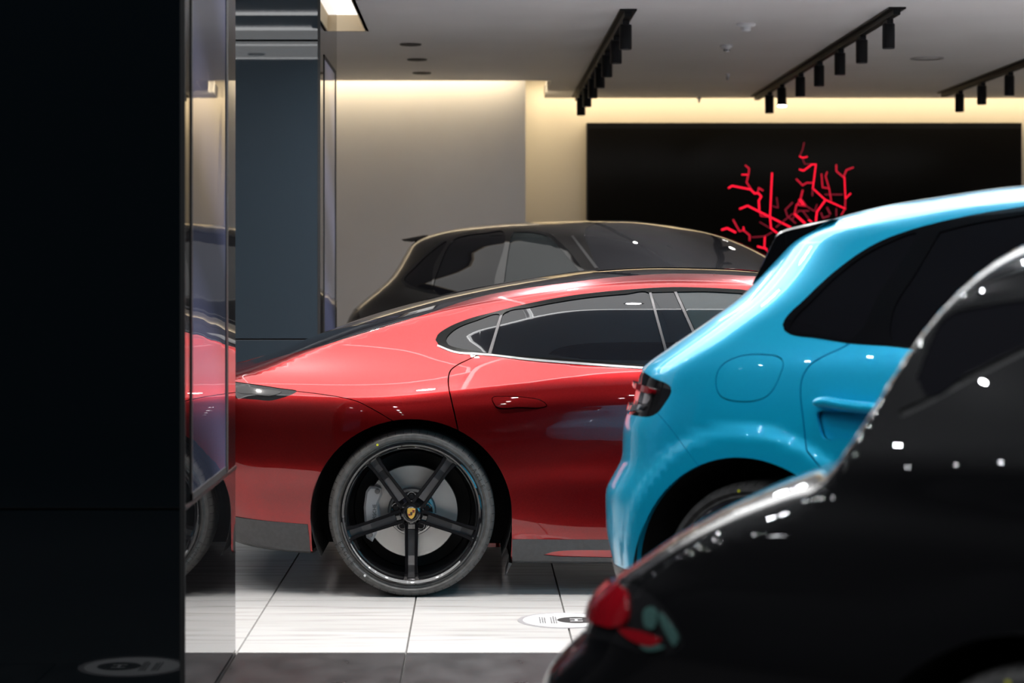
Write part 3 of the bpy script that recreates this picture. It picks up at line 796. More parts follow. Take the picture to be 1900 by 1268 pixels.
def arch_loop(b, u, a, h, zc, low=-33):
    n = 40; L = []
    for i in range(n+1):
        t = math.pi*i/n; L.append((u+a*math.cos(t), zc+h*math.sin(t)))
    Q = loopq(b, [('z', x, z) for x, z in L]+[('z', u-a, zc-.1), ('t', u-a*.98, low), ('t', u-a*.95, -62), ('t', u+a*.95, -62), ('t', u+a*.98, low), ('z', u+a, zc-.1)])
    return Q

# ---------------------------------------------------------------- wheels
def ring_loop(r, n=48, c=(0, 0)): return [(c[0]+r*math.cos(2*math.pi*i/n), c[1]+r*math.sin(2*math.pi*i/n)) for i in range(n)]
WH = {}
def wheel_parts():
    """one wheel at the origin, outer face towards -y; a list of (part, mesh, material, children)"""
    R, RR = .353, .298
    t = MB().lathe([(.296, .03), (.300, .004), (.306, .000), (.312, .003), (.322, -.006), (.334, -.004), (.344, .008), (.350, .022), (R, .045), (R, .10), (R-.006, .102), (R-.006, .108),
                    (R, .11), (R, .165), (R-.006, .167), (R-.006, .173), (R, .175), (R, .235), (.345, .262), (.30, .275), (.29, .25)], 120, 'Y')
    tyre = t.obj('tyre', M['tyre'], auto=28)
    br = MB()                                                     # tread block edges cut into the shoulder
    for i in range(64):
        a = 2*math.pi*i/64; c, s = math.cos(a), math.sin(a); d = .0014
        for (r0, y0, r1, y1) in ((.3395, .0005, .3505, .0195), (.3505, .0195, .3537, .044)):
            p = []
            for r, y in ((r0, y0), (r1, y1)):
                for k in (-1, 1): p.append((r*c-k*d*s, y-.0012, r*s+k*d*c))
            br.add(p, [(0, 1, 3, 2)])
    sipe = br.obj('tread_cut', M['tread'], tyre); sipe['kind'] = 'stuff'
    for ch, a0, word, size, dr in [('sidewall_text', 211, 'EAGLE', .026, .323), ('sidewall_text', 30, 'EAGLE', .026, .323)]:
        b = MB(); n = len(word)
        for i, c in enumerate(word):
            v, f = text_bits(c, size); a = math.radians(a0+(i-(n-1)/2)*(4.4 if a0 > 180 else -4.4))
            er = Vector((math.cos(a), 0, math.sin(a))); et = Vector((-math.sin(a), 0, math.cos(a)))
            sg = 1 if a0 > 180 else -1
            b.add([er*dr+et*q.x*sg-er*q.y*sg+Vector((0, -.0068, 0)) for q in v], f)
        b.obj(ch, M['tyre_print'], tyre)
    for a, r, m in ((116, .325, 'mark_yellow'), (233, .325, 'mark_white')):
        c = (r*math.cos(math.radians(a)), r*math.sin(math.radians(a)))
        MB().prism(ring_loop(.005, 14, c), -.0075, -.0055).obj('paint_dot', M[m], tyre)
    MB().lathe([(.300, .001), (.299, -.005), (.293, -.007), (.288, -.003), (.281, .004), (.277, .010), (.270, .035), (.262, .07), (.255, .16), (.25, .23)], 96, 'Y').obj('rim', M['gloss'], auto=35)
    rim = COL.objects[-1]
    def web(r): return .026-.022*min(1, max(0, (r-.06)/.2))          # the face rises towards the rim
    for k in range(5):
        A = math.radians(-90+72*k); er = Vector((math.cos(A), 0, math.sin(A))); et = Vector((-math.sin(A), 0, math.cos(A)))
        b = MB()
        rs = [.040, .07, .10, .14, .18, .22, .25, .272, .286]
        wo = [.031, .0295, .0285, .0275, .0265, .0265, .028, .032, .041]
        wi = [.014, .0145, .0145, .014, .0135, .0135, .0135, .0155, .019]
        for s in (-1, 1):
            v, f = [], []
            for r, o_, i_ in zip(rs, wo, wi):
                y = web(r); o2, i2 = (o_, i_) if s > 0 else (-o_, -i_); e = .0022*s
                for t, yy in ((o2, y+.028), (o2, y+.003), (o2-e, y), (i2+e, y), (i2, y+.003), (i2, y+.024)):
                    v.append(er*r+et*t+Vector((0, yy, 0)))
            for i in range(len(rs)-1):
                for j in range(5): f.append((i*6+j, i*6+j+1, (i+1)*6+j+1, (i+1)*6+j))
            f += [tuple(range(6)), tuple((len(rs)-1)*6+j for j in range(6))]
            b.add(v, f)
        v, f = [], []
        for r, i_ in zip(rs[1:], wi[1:]):                           # floor of the slot between the twin bars
            y = web(r)+.014+(.008 if r > .2 else 0); v += [er*r+et*(i_+.001)+Vector((0, y, 0)), er*r-et*(i_+.001)+Vector((0, y, 0))]
        for i in range(len(rs)-2): f.append((2*i, 2*i+1, 2*i+3, 2*i+2))
        MB().add(v, f).obj('spoke_web', M['web'], rim)
        b.obj('spoke', M['gloss'], rim, auto=30)
        B_ = math.radians(-90+36+72*k); bc = (.0685*math.cos(B_), .0685*math.sin(B_))
        q = MB(); q.prism(ring_loop(.0135, 6, bc), .034, .06, bevel=.002); q.add([(x, .0335, z) for x, z in ring_loop(.006, 12, bc)], [tuple(range(12))[::-1]])
        q.lathe([(.0155, .05), (.0165, .044), (.0205, .043), (.022, .05)], 24, 'Y', (bc[0], 0, bc[1]))
        q.obj('wheel_bolt', M['gloss'], rim, auto=35)
    h = MB().lathe([(.031, .012), (.033, .009), (.037, .011), (.041, .022), (.050, .037), (.090, .047), (.098, .075)], 48, 'Y'); h.obj('hub', M['gloss'], rim, auto=40)
    MB().lathe([(0, .008), (.026, .008), (.030, .011), (.031, .016)], 40, 'Y').obj('hub_cap', M['gloss'], rim, auto=35)
    MB().lathe([(.0295, .0115), (.0305, .0085), (.032, .0085), (.033, .0115)], 40, 'Y').obj('cap_ring', M['alu'], rim, auto=50)
    sh = [(-.0165, .021), (0, .0235), (.0165, .021), (.0170, .006), (.014, -.008), (.0085, -.017), (0, -.0225), (-.0085, -.017), (-.014, -.008), (-.0170, .006)]
    MB().prism(sh, .0062, .008, bevel=.0004).obj('crest', M['gold'], rim)
    b = MB()
    for x, z in ((.0045, .0135), (.0045, .0075), (-.0135, -.0035), (-.0125, -.009)): b.prism([(x, z), (x+.0095, z), (x+.0095, z+.0028), (x, z+.0028)], .0058, .0063)
    b.obj('crest_stripe', M['crest_red'], rim); COL.objects[-1]['kind'] = 'stuff'
    b = MB()
    for x, z in ((.0045, .0105), (.0045, .0045), (-.013, -.0063)): b.prism([(x, z), (x+.0095, z), (x+.0095, z+.0028), (x, z+.0028)], .0058, .0063)
    b.prism([(-.005, .006), (0, .0075), (.005, .006), (.0045, -.004), (0, -.008), (-.0045, -.004)], .0056, .0063)
    b.obj('crest_stripe', M['ink'], rim); COL.objects[-1]['kind'] = 'stuff'
    MB().lathe([(.100, .105), (.194, .105), (.196, .108), (.196, .132), (.194, .135), (.1, .135)], 72, 'Y').obj('brake_disc', M['disc'], auto=40)
    disc = COL.objects[-1]
    MB().lathe([(.05, .085), (.092, .085), (.102, .095), (.104, .106)], 48, 'Y').obj('disc_hat', M['disc_hat'], disc, auto=40)
    cal = [(-.196, .085), (-.180, .108), (-.152, .108), (-.130, .098), (-.127, .070), (-.142, .035), (-.136, .005), (-.131, -.03), (-.142, -.055), (-.150, -.095), (-.168, -.128), (-.194, -.110), (-.200, -.06), (-.205, .02)]
    MB().prism(cal, .070, .150, bevel=.009).obj('brake_caliper', M['caliper'], auto=40)
    cp = COL.objects[-1]
    v, f = text_bits('PORSCHE', .021); b = MB(); b.add([(-.158-q.y, .0692, q.x-.012) for q in v], f); b.obj('caliper_text', M['ink'], cp)
    b = MB(); 
    for x, z in ((-.146, .088), (-.176, -.098)): b.lathe([(0, .062), (.009, .062), (.011, .066), (.011, .072)], 16, 'Y', (x, 0, z))
    b.obj('caliper_bolt', M['chrome'], cp, auto=40); COL.objects[-1]['kind'] = 'stuff'
    MB().lathe([(0, .20), (.25, .20), (.25, .235)], 40, 'Y').obj('wheel_backing', M['well'])
    return [tyre, rim, disc, cp, COL.objects[-1]]
M['mark_yellow'] = mat('yellow_dot', (.6, .6, .02), .6); M['mark_white'] = mat('white_dot', (.7, .7, .7), .6)

def put_wheel(root, u, v, zc, side, k=1.0, spin=0.0, proto=[None]):
    if proto[0] is None:
        proto[0] = wheel_parts(); parts = proto[0]
        for o in parts: o.parent = root
    else:
        parts = []
        for o in proto[0]:
            c = o.copy(); COL.objects.link(c); c.parent = root; parts.append(c)
            for ch in o.children:
                q = ch.copy(); COL.objects.link(q); q.parent = c
    for o in parts:
        o.location = (u, -v*side, zc); o.scale = (k, k, k)
        sp = spin if o.name.split('.')[0] in ('tyre', 'rim') else 0
        o.rotation_euler = (0, sp, 0) if side > 0 else (0, sp, math.pi)

def liner(root, u, r, zc, v0, v1, h=None):
    n = 40; out = []
    for s in (1, -1):
        b = MB(); v, f = [], []
        a0 = -math.asin(min(.9, (zc-.17)/(h or r)))              # open below the sills
        for i in range(n):
            a = a0+(math.pi-2*a0)*i/(n-1)
            for y in (v0, v1): v.append((u+r*math.cos(a), -s*y, zc+(h or r)*math.sin(a)))
        for i in range(n-1): j = i+1; f.append((2*i, 2*j, 2*j+1, 2*i+1))
        f.append(tuple(2*i+1 for i in range(n)))
        mesh('arch_liner', v, f, M['well'], root)

def lift(b, pts, off, step=6, closed=False, smooth=True):
    """pixel line -> local points on the near side, held off the skin"""
    p = b.cast(dens(pts, step, closed, smooth)); n = b.normal(p[:, 0], p[:, 1], p[:, 2]); p = p+n*off
    return [Vector((q[0], -q[1], q[2])) for q in p]

# ---------------------------------------------------------------- red saloon
rb = sedan_body()
red = empty('car', (rb.o[0], rb.o[1], 0), -rb.yaw)
tag(red, 'metallic red sloping-roof saloon car standing side-on on the white tiles', 'car')
Lq = lambda it, **k: loopq(rb, it, **k)
DLO = [(808,631.4),(812,622),(830.5,608.7),(856,597),(881,588.5),(906,582),(944,572),(982,563.3),(1030,554),(1083,546),(1158.5,538.5),(1240,533.5),(1310,534.5),(1371,537.5),
       ('z',1.75,1.245),('z',2.05,1.14),('z',2.32,1.01),('z',2.2,.955),('z',1.5,.950),(1240,687.5),(1188.8,684.5),(1082.8,677),(982,669),(911,660.5),(888.5,658.8),(843,655),(815,642.5)]
Q_GL = [(827,632),(841,614),(885,594.5),(926,584),(905,655),(889,653),(850,646.5),(832,640)]
D_GL = [(935,582.5),(985,570.5),(1083,553.5),(1160,546),(1203,543.5),(1241,679.5),(1188,676.5),(1083,669),(982,661.5),(912,654)]
PIL = [(1209,543),(1250,542),(1312,676),(1247,679)]
F_GL = [(1256,542),(1310,541.5),(1371,544.5),('z',1.75,1.23),('z',2.03,1.128),('z',2.22,1.02),('z',2.12,.975),('z',1.5,.968),(1320,680)]
S1 = [(927.5,586),(932.5,584.5),(911.5,657),(905.5,656)]
S2 = [(1204,543.5),(1208.5,543),(1246.5,682),(1241.5,682)]
S3 = [(1250.5,542),(1255.5,541.5),(1319,680),(1313,680)]
BELT = [(812,640),(843,652),(888.5,655.8),(911,657.5),(982,665.5),(1082.8,673.5),(1188.8,681),(1240,684),('z',1.5,.958),('z',2.2,.965),('z',2.22,.955),('z',1.5,.949),(1240,688),(1188.8,685),(1082.8,677.5),(982,669.5),(911,661),(888.5,659.5),(843,655.5),(811,643)]
LAMP = [('v',.35,.885),('v',.60,.885),(436.5,708.5),(480,714.5),(519,720.5),(551,726),(504.7,743.5),(470,741.5),(436.5,739.5),('v',.60,.815),('v',.35,.815)]
LAMP2 = [(440,717),(480,721),(522,727.5),(500,735),(470,731),(440,727)]
HAND = [(913,740),(915,737.6),(930,736.2),(982,738.6),(1000,742),(1012,749),(1014.5,753.5),(1008,756.3),(966,756.5),(921,755.5),(916,749)]
CUP = [(918,756.5),(968,757.5),(1005,757.5),(985,763),(956,766),(932,768),(924,763)]
BUMPER_LOW = [(571,973.5),(574,1000),(577,1041),('t',-.35,-32),('t',-.35,-70),('t',-1.2,-70),('z',-1.02,.355),('z',-.9,.352),(436.6,959),(470,964),(505,968),(540,971)]
SILL = [(950.3,1001),(1010,1001.5),(1134,1002),('z',1.3,.247),('z',2.46,.25),('t',2.46,-32),('t',2.46,-70),('t',.44,-70),('t',.425,-32),(944,1047)]
INS = [(1008,1030),(1022,1025),(1045,1022),(1134,1021),('z',1.3,.203),('z',2.3,.203),('z',2.3,.174),('z',1.3,.174),(1134,1035.2),(1042,1033.2)]
GAP_DOOR = [(887,659),(868,668),(848,678),(836,688),(832,702),(832.5,718),(838,745),(845.6,778),(851,805)]
GAP_BUMP = [(551,726.5),(604,733),(661,744.6),(689.5,758.5),(728,781)]
CRN = .79
arR = arch_loop(rb, 0, .425, .403, .352); arF = arch_loop(rb, 2.9, .425, .403, .352)
ROOF = [('t',-.86,95),('z',-.70,.972),(524.6,660.5),(604,640),(640,629),(740.6,598.5),(800,580),(851.8,562),(900,548.5),(969.5,536),(1055.5,524.5),(1140,514.5),(1232,508.5),(1310,508.5),(1402.5,513),('z',1.75,1.330),('z',2.1,1.20),('z',2.45,1.07),('z',2.72,.975),('t',2.80,95)]
def roofq(items):
    Q = loopq(rb, items); return Q
ROOFQ = roofq(ROOF)
FDOOR = [('z',1.13,.955),('z',1.135,.8),('z',1.12,.5),('z',1.09,.26)]
RDOOR = loopq(rb, [(887,659),(868,668),(848,678),(836,688),(832,702),(832.5,718),(838,745),(845.6,778),(851,805),(950,1001),(1010,1001.5),('z',1.09,.26),('z',1.12,.5),('z',1.135,.8),('z',1.13,1.36),('z',.3,1.23)])
FD2 = uz(rb, [(1.13,1.36),(1.135,.8),(1.12,.5),(1.09,.25),(2.44,.25),(2.33,.62),(2.36,.9),(2.3,1.1),(1.7,1.3)])
regs = [('chrome_strip!', Lq(S1, smooth=False), M['alu'], .0015, .004, False), ('chrome_strip!', Lq(S2, smooth=False), M['alu'], .0015, .004, False), ('chrome_strip!', Lq(S3, smooth=False), M['alu'], .0015, .004, False),
        ('belt_trim!', Lq(BELT), M['chrome'], .003, .006, False),
        ('quarter_window!', Lq(Q_GL), M['glass'], -.003, .004, False), ('rear_door_window!', Lq(D_GL), M['glass'], -.003, .004, False),
        ('front_door_window!', Lq(F_GL), M['glass_green'], -.003, .004, False), ('pillar_cover!', Lq(PIL, smooth=False), M['glass'], -.002, .004, False),
        ('window_frame!', Lq(DLO), M['frame'], .002, .008, False),
        ('tail_lamp_strip!', Lq(LAMP2), M['lamp_strip'], -.001, .004, False, 'grey strip inside the smoked tail lamp'),
        ('tail_lamp!', Lq(LAMP), M['lamp_dark'], -.003, .01, False),
        (None, arR, None, 0, 0, False), (None, arF, None, 0, 0, False),
        ('door_handle', Lq(HAND), M['red'], .004, .02, False), ('handle_cup', Lq(CUP), M['red'], -.012, .004, False),
        ('sill_insert', Lq(INS), M['red_insert'], -.002, .006, False, 'bright red insert in the dark sill'),
        ('side_sill', Lq(SILL), M['plastic'], .003, .02, False), ('lower_bumper', Lq(BUMPER_LOW), M['plastic'], .003, .02, True),
        ('glass_roof', ROOFQ, M['glass'], -.002, .008, True),
        ('rear_door', RDOOR, M['red'], 0, .015, False), ('front_door', FD2, M['red'], 0, .015, False)]
gp = [(Lq(GAP_DOOR, closed=False, step=4), .0028, False), (Lq(GAP_BUMP, closed=False, step=4), .0016, False), (Lq(HAND, closed=True, step=3), .0018, True),
      (loopq(rb, FDOOR, closed=False), .0028, False), (loopq(rb, [('z',2.36,.95),('z',2.33,.75),('z',2.36,.58)], closed=False), .0028, False)]
build_body(rb, red, regs, gp, M['red'], du=.026, dth=.026)
liner(red, 0, .427, .352, .955, .45, .405); liner(red, 2.9, .427, .352, .955, .45, .405)
for u in (0, 2.9):
    for s in (1, -1): put_wheel(red, u, .958, .353, s)
mesh('mud_flap', *(lambda p: ([p[0], p[1], p[2], p[0]+Vector((.004, .25, 0)), p[1]+Vector((.004, .25, 0)), p[2]+Vector((.004, .25, 0))], [(0, 1, 2), (5, 4, 3), (0, 3, 4, 1), (1, 4, 5, 2), (2, 5, 3, 0)]))(
    [Vector((pt(x, y, 8.92)-Vector((rb.o[0], rb.o[1], 0)))) for x, y in ((944, 1044), (950, 1046), (937.5, 1069))]), M['plastic'], red)

# ---------------------------------------------------------------- blue SUV
psi = math.radians(41); nn_ = np.array([-math.sin(psi), -math.cos(psi)])
R_BLUE = [(.15,-.688),(.30,-.80),(.45,-.838),(.52,-.850),(.58,-.850),(.63,-.850),(.70,-.81),(.76,-.778),(.85,-.778),(.95,-.738),(1.04,-.72),(1.12,-.615),(1.2,-.496),(1.3,-.363),(1.4,-.29),(1.5,-.235),(1.75,-.12)]
T_BLUE = [(-1.3,1.40),(-.6,1.50),(-.3,1.555),(0,1.59),(.3,1.625),(.6,1.655),(1.0,1.665),(1.35,1.62),(1.7,1.46),(2.1,1.20),(2.3,1.10),(2.7,1.05),(3.1,.98),(3.5,.86),(3.8,.7)]
def sst(x, a, c): t = np.clip((x-a)/(c-a), 0, 1); return t*t*(3-2*t)
def flare(uc, r0, r1, amt, zc=.36):
    def f(u, z):
        d = np.hypot(u-uc, z-zc); return amt*(1-sst(d, r0, r1))
    return f
bb = suv_body(np.array([.842, 6.5])-.915*nn_, psi, R_BLUE, T_BLUE, bumps=[flare(0, .495, .555, .016), flare(2.8, .495, .555, .016)])
blue = empty('car', (bb.o[0], bb.o[1], 0), -psi)
tag(blue, 'bright sky-blue SUV in front of the red car, seen from its rear quarter', 'car')
Lb = lambda it, **k: loopq(bb, it, **k)
B_DLO = [(1452.5,604),(1457,592.7),(1493.7,555.8),(1542,510.4),(1598.7,467.8),(1641,445),(1712,421),(1797.5,401),(1900,384),('z',1.15,1.555),('z',1.55,1.48),('z',1.9,1.28),('z',2.05,1.14),('z',1.4,1.108),(1721,652),(1655.5,643.5),(1576,637.7),(1513.6,628),(1467,621),(1456,614)]
B_Q = [(1467,607),(1474,592),(1503,562),(1548,517),(1604,474),(1648,451),(1700,433.5),(1640,531),(1580,629),(1530,623.5),(1478,615)]
B_D = [(1744,431),(1800,417),(1900,399),('z',1.02,1.54),('z',1.06,1.15),(1721,640),(1656,634),(1656.5,581),(1700,506)]
B_F = [('z',1.14,1.545),('z',1.5,1.475),('z',1.85,1.28),('z',1.98,1.15),('z',1.14,1.135)]
B_LMP = [('v',.42,1.035),('v',.60,1.04),(1191.7,688.7),(1210.4,700.9),(1244.7,718.5),(1245.8,726.3),(1232.5,750.6),(1219.3,767),(1205,773.7),(1177,771.5),(1164,768.5),('v',.60,.895),('v',.42,.895)]
B_RED = [('v',.50,.995),('v',.62,.995),(1182,712),(1200,717),(1215.5,725),(1214.5,731.5),(1200,729.5),(1184,722),('v',.62,.975),('v',.50,.975)]
B_CLR = [('v',.5,.925),('v',.62,.925),(1172,755),(1188,752),(1196,752),(1190,760),(1176,764),(1169,764),('v',.62,.90),('v',.5,.90)]
B_IN = [('v',.5,.96),('v',.64,.96),(1184,727),(1206,735),(1199,749),(1186,748),('v',.64,.935),('v',.5,.935)]
FUEL = [(1328.5,705),(1332,690),(1340,678),(1353,669),(1374,661),(1398,657.8),(1422,658.5),(1442,661.5),(1451,668),(1453,678),(1449,692),(1441,712),(1431,728),(1419,738),(1402,744),(1382,746),(1354,743),(1338,736),(1330.5,724)]
B_GAP = [(1576,638),(1566,644),(1528,661.5),(1503,678),(1489,700.6),(1485.4,725.8),(1490.5,781),(1496.8,836.8),('z',.45,.62)]
B_SEAM = [(1220,767),(1240,790),(1270,830),(1299,869)]
B_CUP = [(1517,764),(1532,764),(1556,765),(1600,766),(1636,764),(1640,800),(1600,815),(1560,817),(1527,814),(1520,795)]
B_LOWB = [('v',.3,.40),('v',.55,.40),('v',.70,.405),('z',-.45,.41),('t',-.45,-32),('t',-.45,-75),('t',-.84,-75)]
arR = arch_loop(bb, 0, .44, .44, .36); arF = arch_loop(bb, 2.8, .44, .44, .36)
RDB = loopq(bb, [(1576,640),(1566,644),(1528,661.5),(1503,678),(1489,700.6),(1485.4,725.8),(1490.5,781),(1496.8,836.8),('z',.46,.6),('z',.50,.30),('z',1.09,.30),('z',1.10,.8),('z',1.10,1.6),('z',.55,1.57)])
FDB = uz(bb, [(1.105,1.6),(1.105,.8),(1.095,.30),(2.28,.30),(2.2,.7),(2.25,1.0),(2.1,1.2),(1.8,1.45)])
SILLB = loopq(bb, [('z',.44,.36),('z',2.36,.36),('t',2.36,-33),('t',2.36,-75),('t',.44,-75),('t',.44,-33)])
WS = loopq(bb, [('z',1.36,1.56),('z',1.75,1.36),('z',2.13,1.13),('t',2.24,95),('t',1.28,95)])
regs = [('quarter_window!', Lb(B_Q), M['glass'], -.003, .004, False), ('rear_door_window!', Lb(B_D), M['glass'], -.003, .004, False), ('front_door_window!', Lb(B_F), M['glass'], -.003, .004, False),
        ('window_frame!', Lb(B_DLO), M['gloss'], .002, .008, False),
        ('tail_lamp_bar!', Lb(B_RED), M['lamp_red'], .014, .02, False, 'red bar standing proud in the tail lamp'),
        ('tail_lamp_inner!', Lb(B_IN), M['lamp_clear'], -.002, .012, False, 'clear inner lens of the tail lamp'), ('tail_lamp_base!', Lb(B_CLR), M['lamp_clear'], .010, .02, False, 'clear lower lens of the tail lamp'),
        ('tail_lamp!', Lb(B_LMP), M['lamp_dark'], -.004, .012, False),
        (None, arR, None, 0, 0, False), (None, arF, None, 0, 0, False),
        ('handle_cup', Lb(B_CUP), M['blue'], -.022, .004, False), ('fuel_flap', Lb(FUEL), M['blue'], 0, .012, False),
        ('side_sill', SILLB, M['plastic'], .003, .02, False), ('lower_bumper', loopq(bb, B_LOWB), M['plastic'], .003, .02, True),
        ('windscreen', WS, M['glass_grey'], -.002, .008, True),
        ('rear_door', RDB, M['blue'], 0, .015, False), ('front_door', FDB, M['blue'], 0, .015, False)]
gp = [(loopq(bb, B_GAP, closed=False, step=4), .0022, False), (Lb(FUEL, step=4), .0016, True), (Lb(B_SEAM, closed=False, step=4), .0009, False),
      (loopq(bb, [('z',1.10,1.11),('z',1.105,.8),('z',1.095,.36)], closed=False), .0025, False)]
build_body(bb, blue, regs, gp, M['blue'], du=.026, dth=.026)
liner(blue, 0, .442, .36, .915, .42); liner(blue, 2.8, .442, .36, .915, .42)
for u in (0, 2.8):
    for s in (1, -1): put_wheel(blue, u, .875, .362, s, 1.02, .3)
P_ = lift(bb, [(1519,750),(1540,748.5),(1570,753),(1605,757.5),(1638,759.5)], .026, step=4)
rr = [.012+.006*math.sin(math.pi*min(1, i/6)/2) for i in range(len(P_))]; rr[-1] = .008; rr[0] = .009
MB().tube(P_, rr, 14).obj('door_handle', M['blue'], blue, auto=60)
# roof spoiler: the fin outline carried across the car's width
c_, s_ = math.cos(psi), math.sin(psi)
def on_plane(b, px, py, v):
    dx, dz = (px-CX)/F_PX, -(py-CY)/F_PX; c, s = math.cos(b.yaw), math.sin(b.yaw)
    # local v = -(X-ox)*s-(Y-oy)*c
    Y = (-v+b.o[0]*s+b.o[1]*c)/(dx*s+c); X = dx*Y
    return Vector(((X-b.o[0])*c-(Y-b.o[1])*s, CAM_H+dz*Y))
FIN = [(1541,406.8),(1500,415),(1470,421.5),(1457,425),(1445,430),(1437,437),(1431,449),(1410,492),(1392.5,527),(1401,524.6),(1423,511),(1465,484),(1487,466),(1505,446),(1518,427)]
fin = [on_plane(bb, x, y, .575) for x, y in FIN]
MB().prism(fin, -.575, .575, bevel=.008).obj('roof_spoiler', M['gloss'], blue, auto=40)

# ---------------------------------------------------------------- black SUV at the back
KB = 1.05; psi = math.radians(36); nn_ = np.array([-math.sin(psi), -math.cos(psi)])
R_BLK = [(z*KB, u*KB) for z, u in [(.15,-.688),(.30,-.80),(.45,-.838),(.52,-.850),(.58,-.850),(.63,-.850),(.70,-.81),(.76,-.778),(.85,-.778),(.95,-.72),(1.04,-.675),(1.12,-.59),(1.2,-.485),(1.3,-.39),(1.4,-.355),(1.5,-.32),(1.75,-.24)]]
T_BLK = [(u*KB, z*KB) for u, z in [(-1.3,1.42),(-.6,1.53),(-.3,1.575),(0,1.61),(.3,1.632),(.6,1.643),(1.0,1.645),(1.25,1.638),(1.6,1.58),(2.0,1.40),(2.5,1.10),(2.7,1.05),(3.1,.98),(3.5,.86),(3.8,.7)]]
kb = suv_body(np.array([(735-880)/3900*14.1, 14.1])-.93*nn_, psi, R_BLK, T_BLK, k=KB)
blk = empty('car', (kb.o[0], kb.o[1], 0), -psi)
tag(blk, 'black SUV parked behind the red car, only its upper half showing', 'car')
Lk_ = lambda it, **k: loopq(kb, it, step=6, **k)
K_DLO = [(743,521),(748,512),(765.8,493),(797.5,463.7),(827,443),(856,433.5),(901.6,427.3),(947,425),(992,427),(1018,433),(1034,444),(1060,471),(1084,503),('z',1.92,1.17),('z',1.2,1.17),(920,549),(800,545),(754,533)]
K_Q = [(750,520),(770,496),(800,467.5),(829,448),(806,492),(796,538),(765,531)]
K_D = [(842,445),(858,438.5),(902,432.5),(934,430.5),(918,520),(914,545),(806,541),(816,493)]
K_F = [(953,431),(990,432),(1014,438),(1029,450),(1054,478),(1076,504),('z',1.86,1.185),('z',1.2,1.185),(928,546),(936,520)]
K_WS = [('t',1.27,95),('z',1.27,1.664),(1084,440),(1108,497),('z',2.2,1.16),('t',2.55,95)]
K_AP = [(1060,438.6),(1064,437.5),(1110,497),(1104,498)]
K_LMP = [('v',.35,1.06),('v',.60,1.06),(664,574),(668,590),('v',.72,.96),('v',.60,.93),('v',.35,.93)]
arR = arch_loop(kb, 0, .46, .46, .37); arF = arch_loop(kb, 2.94, .46, .46, .37)
regs = [('quarter_window!', Lk_(K_Q), M['glass'], -.003, .004, False), ('rear_door_window!', Lk_(K_D), M['glass'], -.003, .004, False), ('front_door_window!', Lk_(K_F), M['glass_green'], -.003, .004, False),
        ('window_frame!', Lk_(K_DLO), M['gloss'], .002, .008, False), ('pillar_trim!', loopq(kb, K_AP, smooth=False), M['chrome'], .003, .006, False),
        ('tail_lamp!', Lk_(K_LMP), M['lamp_dark'], -.003, .01, False),
        (None, arR, None, 0, 0, False), (None, arF, None, 0, 0, False), ('windscreen', Lk_(K_WS), M['glass_grey'], -.002, .008, True)]
build_body(kb, blk, regs, [(loopq(kb, [('z',.35,1.16),('z',.22,.95),('z',.30,.75),('z',.42,.6)], closed=False), .0025, False)], M['black'], du=.04, dth=.04)
liner(blk, 0, .462, .37, .93, .45); liner(blk, 2.94, .462, .37, .93, .45)
for u in (0, 2.94):
    for s in (1, -1): put_wheel(blk, u, .90, .372, s, 1.05, .6)
sp = [on_plane(kb, x, y, .50) for x, y in ((743,444.5),(756,442.3),(785,436.5),(800,437),(785,446),(764,449),(748,448))]
MB().prism(sp, -.50, .50, bevel=.006).obj('roof_spoiler', M['gloss'], blk, auto=40)

# ---------------------------------------------------------------- black coupe close to the camera
psi = math.radians(40); nn_ = np.array([-math.sin(psi), -math.cos(psi)])
R_CP = [(.15,-.78),(.3,-.88),(.43,-.90),(.50,-.875),(.56,-.82),(.60,-.77),(.64,-.755),(.69,-.74),(.74,-.70),(.80,-.66),(1.5,-.66)]
T_CP = [(-1.0,.68),(-.8,.72),(-.6,.80),(-.4,.885),(-.2,.975),(-.05,1.035),(.05,1.075),(.09,1.16),(.12,1.30),(.17,1.42),(.3,1.48),(.7,1.49),(1.2,1.46),(1.6,1.28),(2.1,.98),(2.6,.88),(3.2,.72),(3.5,.6)]
cb = coupe_body(np.array([(1460-880)/3900*3.95, 3.95])-.9*nn_, psi, R_CP, T_CP)
cpe = empty('car', (cb.o[0], cb.o[1], 0), -psi)
tag(cpe, 'out-of-focus glossy black coupe close to the camera at the lower right', 'car')
Lc = lambda it, **k: loopq(cb, it, **k)
C_LMP = [('v',.35,.70),('v',.6,.70),(1130,1085),(1157,1090),(1165,1122),(1160,1158),(1135,1166),('v',.6,.615),('v',.35,.615)]
C_STR = [(1150,1168),(1185,1171),(1226,1190),(1212,1199),(1170,1187)]
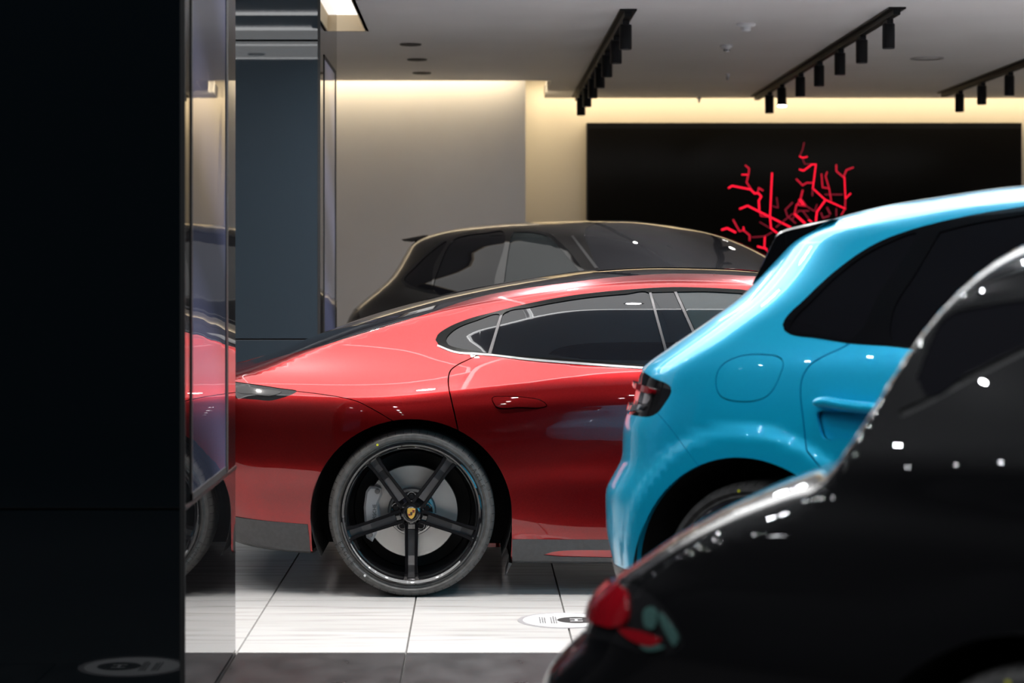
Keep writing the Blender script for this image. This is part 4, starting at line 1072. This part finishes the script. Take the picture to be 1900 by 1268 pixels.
C_HOU = [('v',.3,.715),('v',.6,.715),(1140,1074),(1180,1080),(1222,1112),(1255,1160),(1268,1198),(1240,1214),(1190,1212),(1140,1192),('v',.6,.585),('v',.3,.585)]
C_T = [[(1197,1132),(1211,1126),(1220,1148),(1213,1168),(1199,1164)], [(1224,1137),(1241,1155),(1259,1186),(1252,1200),(1239,1180),(1227,1156)], [(1188,1198),(1222,1196),(1232,1202),(1200,1208)]]
C_WIN = [(1742,600),(1764,582),(1830,566),(1900,555),('z',.9,1.30),('z',1.5,1.18),('z',1.75,1.05),('z',.9,1.02),(1900,640),(1800,690),(1720,735),(1700,700)]
C_SEAL = [(1668,762),(1720,738),(1800,693),(1900,643),('z',.9,1.01),('z',1.8,1.03),('z',1.8,1.0),('z',.9,.985),(1900,658),(1800,708),(1720,752),(1672,775)]
arR = arch_loop(cb, .52, .40, .40, .345); arF = arch_loop(cb, 2.62, .40, .40, .345)
regs = [('side_window!', Lc(C_WIN), M['glass'], -.003, .006, False), ('belt_seal!', Lc(C_SEAL), M['rubber_seal'], -.006, .006, False),
        ('tail_lamp!', Lc(C_LMP), M['lamp_red'], .006, .012, False, 'red wrap-around tail lamp'), ('tail_lamp_strip!', Lc(C_STR), M['lamp_red'], .004, .012, False, 'thin red strip running forward from the tail lamp')]
regs += [('tail_lamp_inner!', Lc(q), M['lens_teal'], .003, .01, False, 'pale green-grey lens piece in the tail lamp housing') for q in C_T]
regs += [('lamp_housing!', Lc(C_HOU), M['lamp_dark'], -.004, .012, False),
        (None, arR, None, 0, 0, False), (None, arF, None, 0, 0, False),
        ('windscreen', loopq(cb, [('z',1.3,1.38),('z',1.7,1.18),('z',2.0,1.02),('t',2.06,95),('t',1.3,95)]), M['glass'], -.002, .008, True)]
build_body(cb, cpe, regs, [], M['jet'], du=.018, dth=.024)
liner(cpe, .52, .402, .345, .90, .45); liner(cpe, 2.62, .402, .345, .90, .45)
for u in (.52, 2.62):
    for s in (1, -1): put_wheel(cpe, u, .88, .345, s, .977, .2)
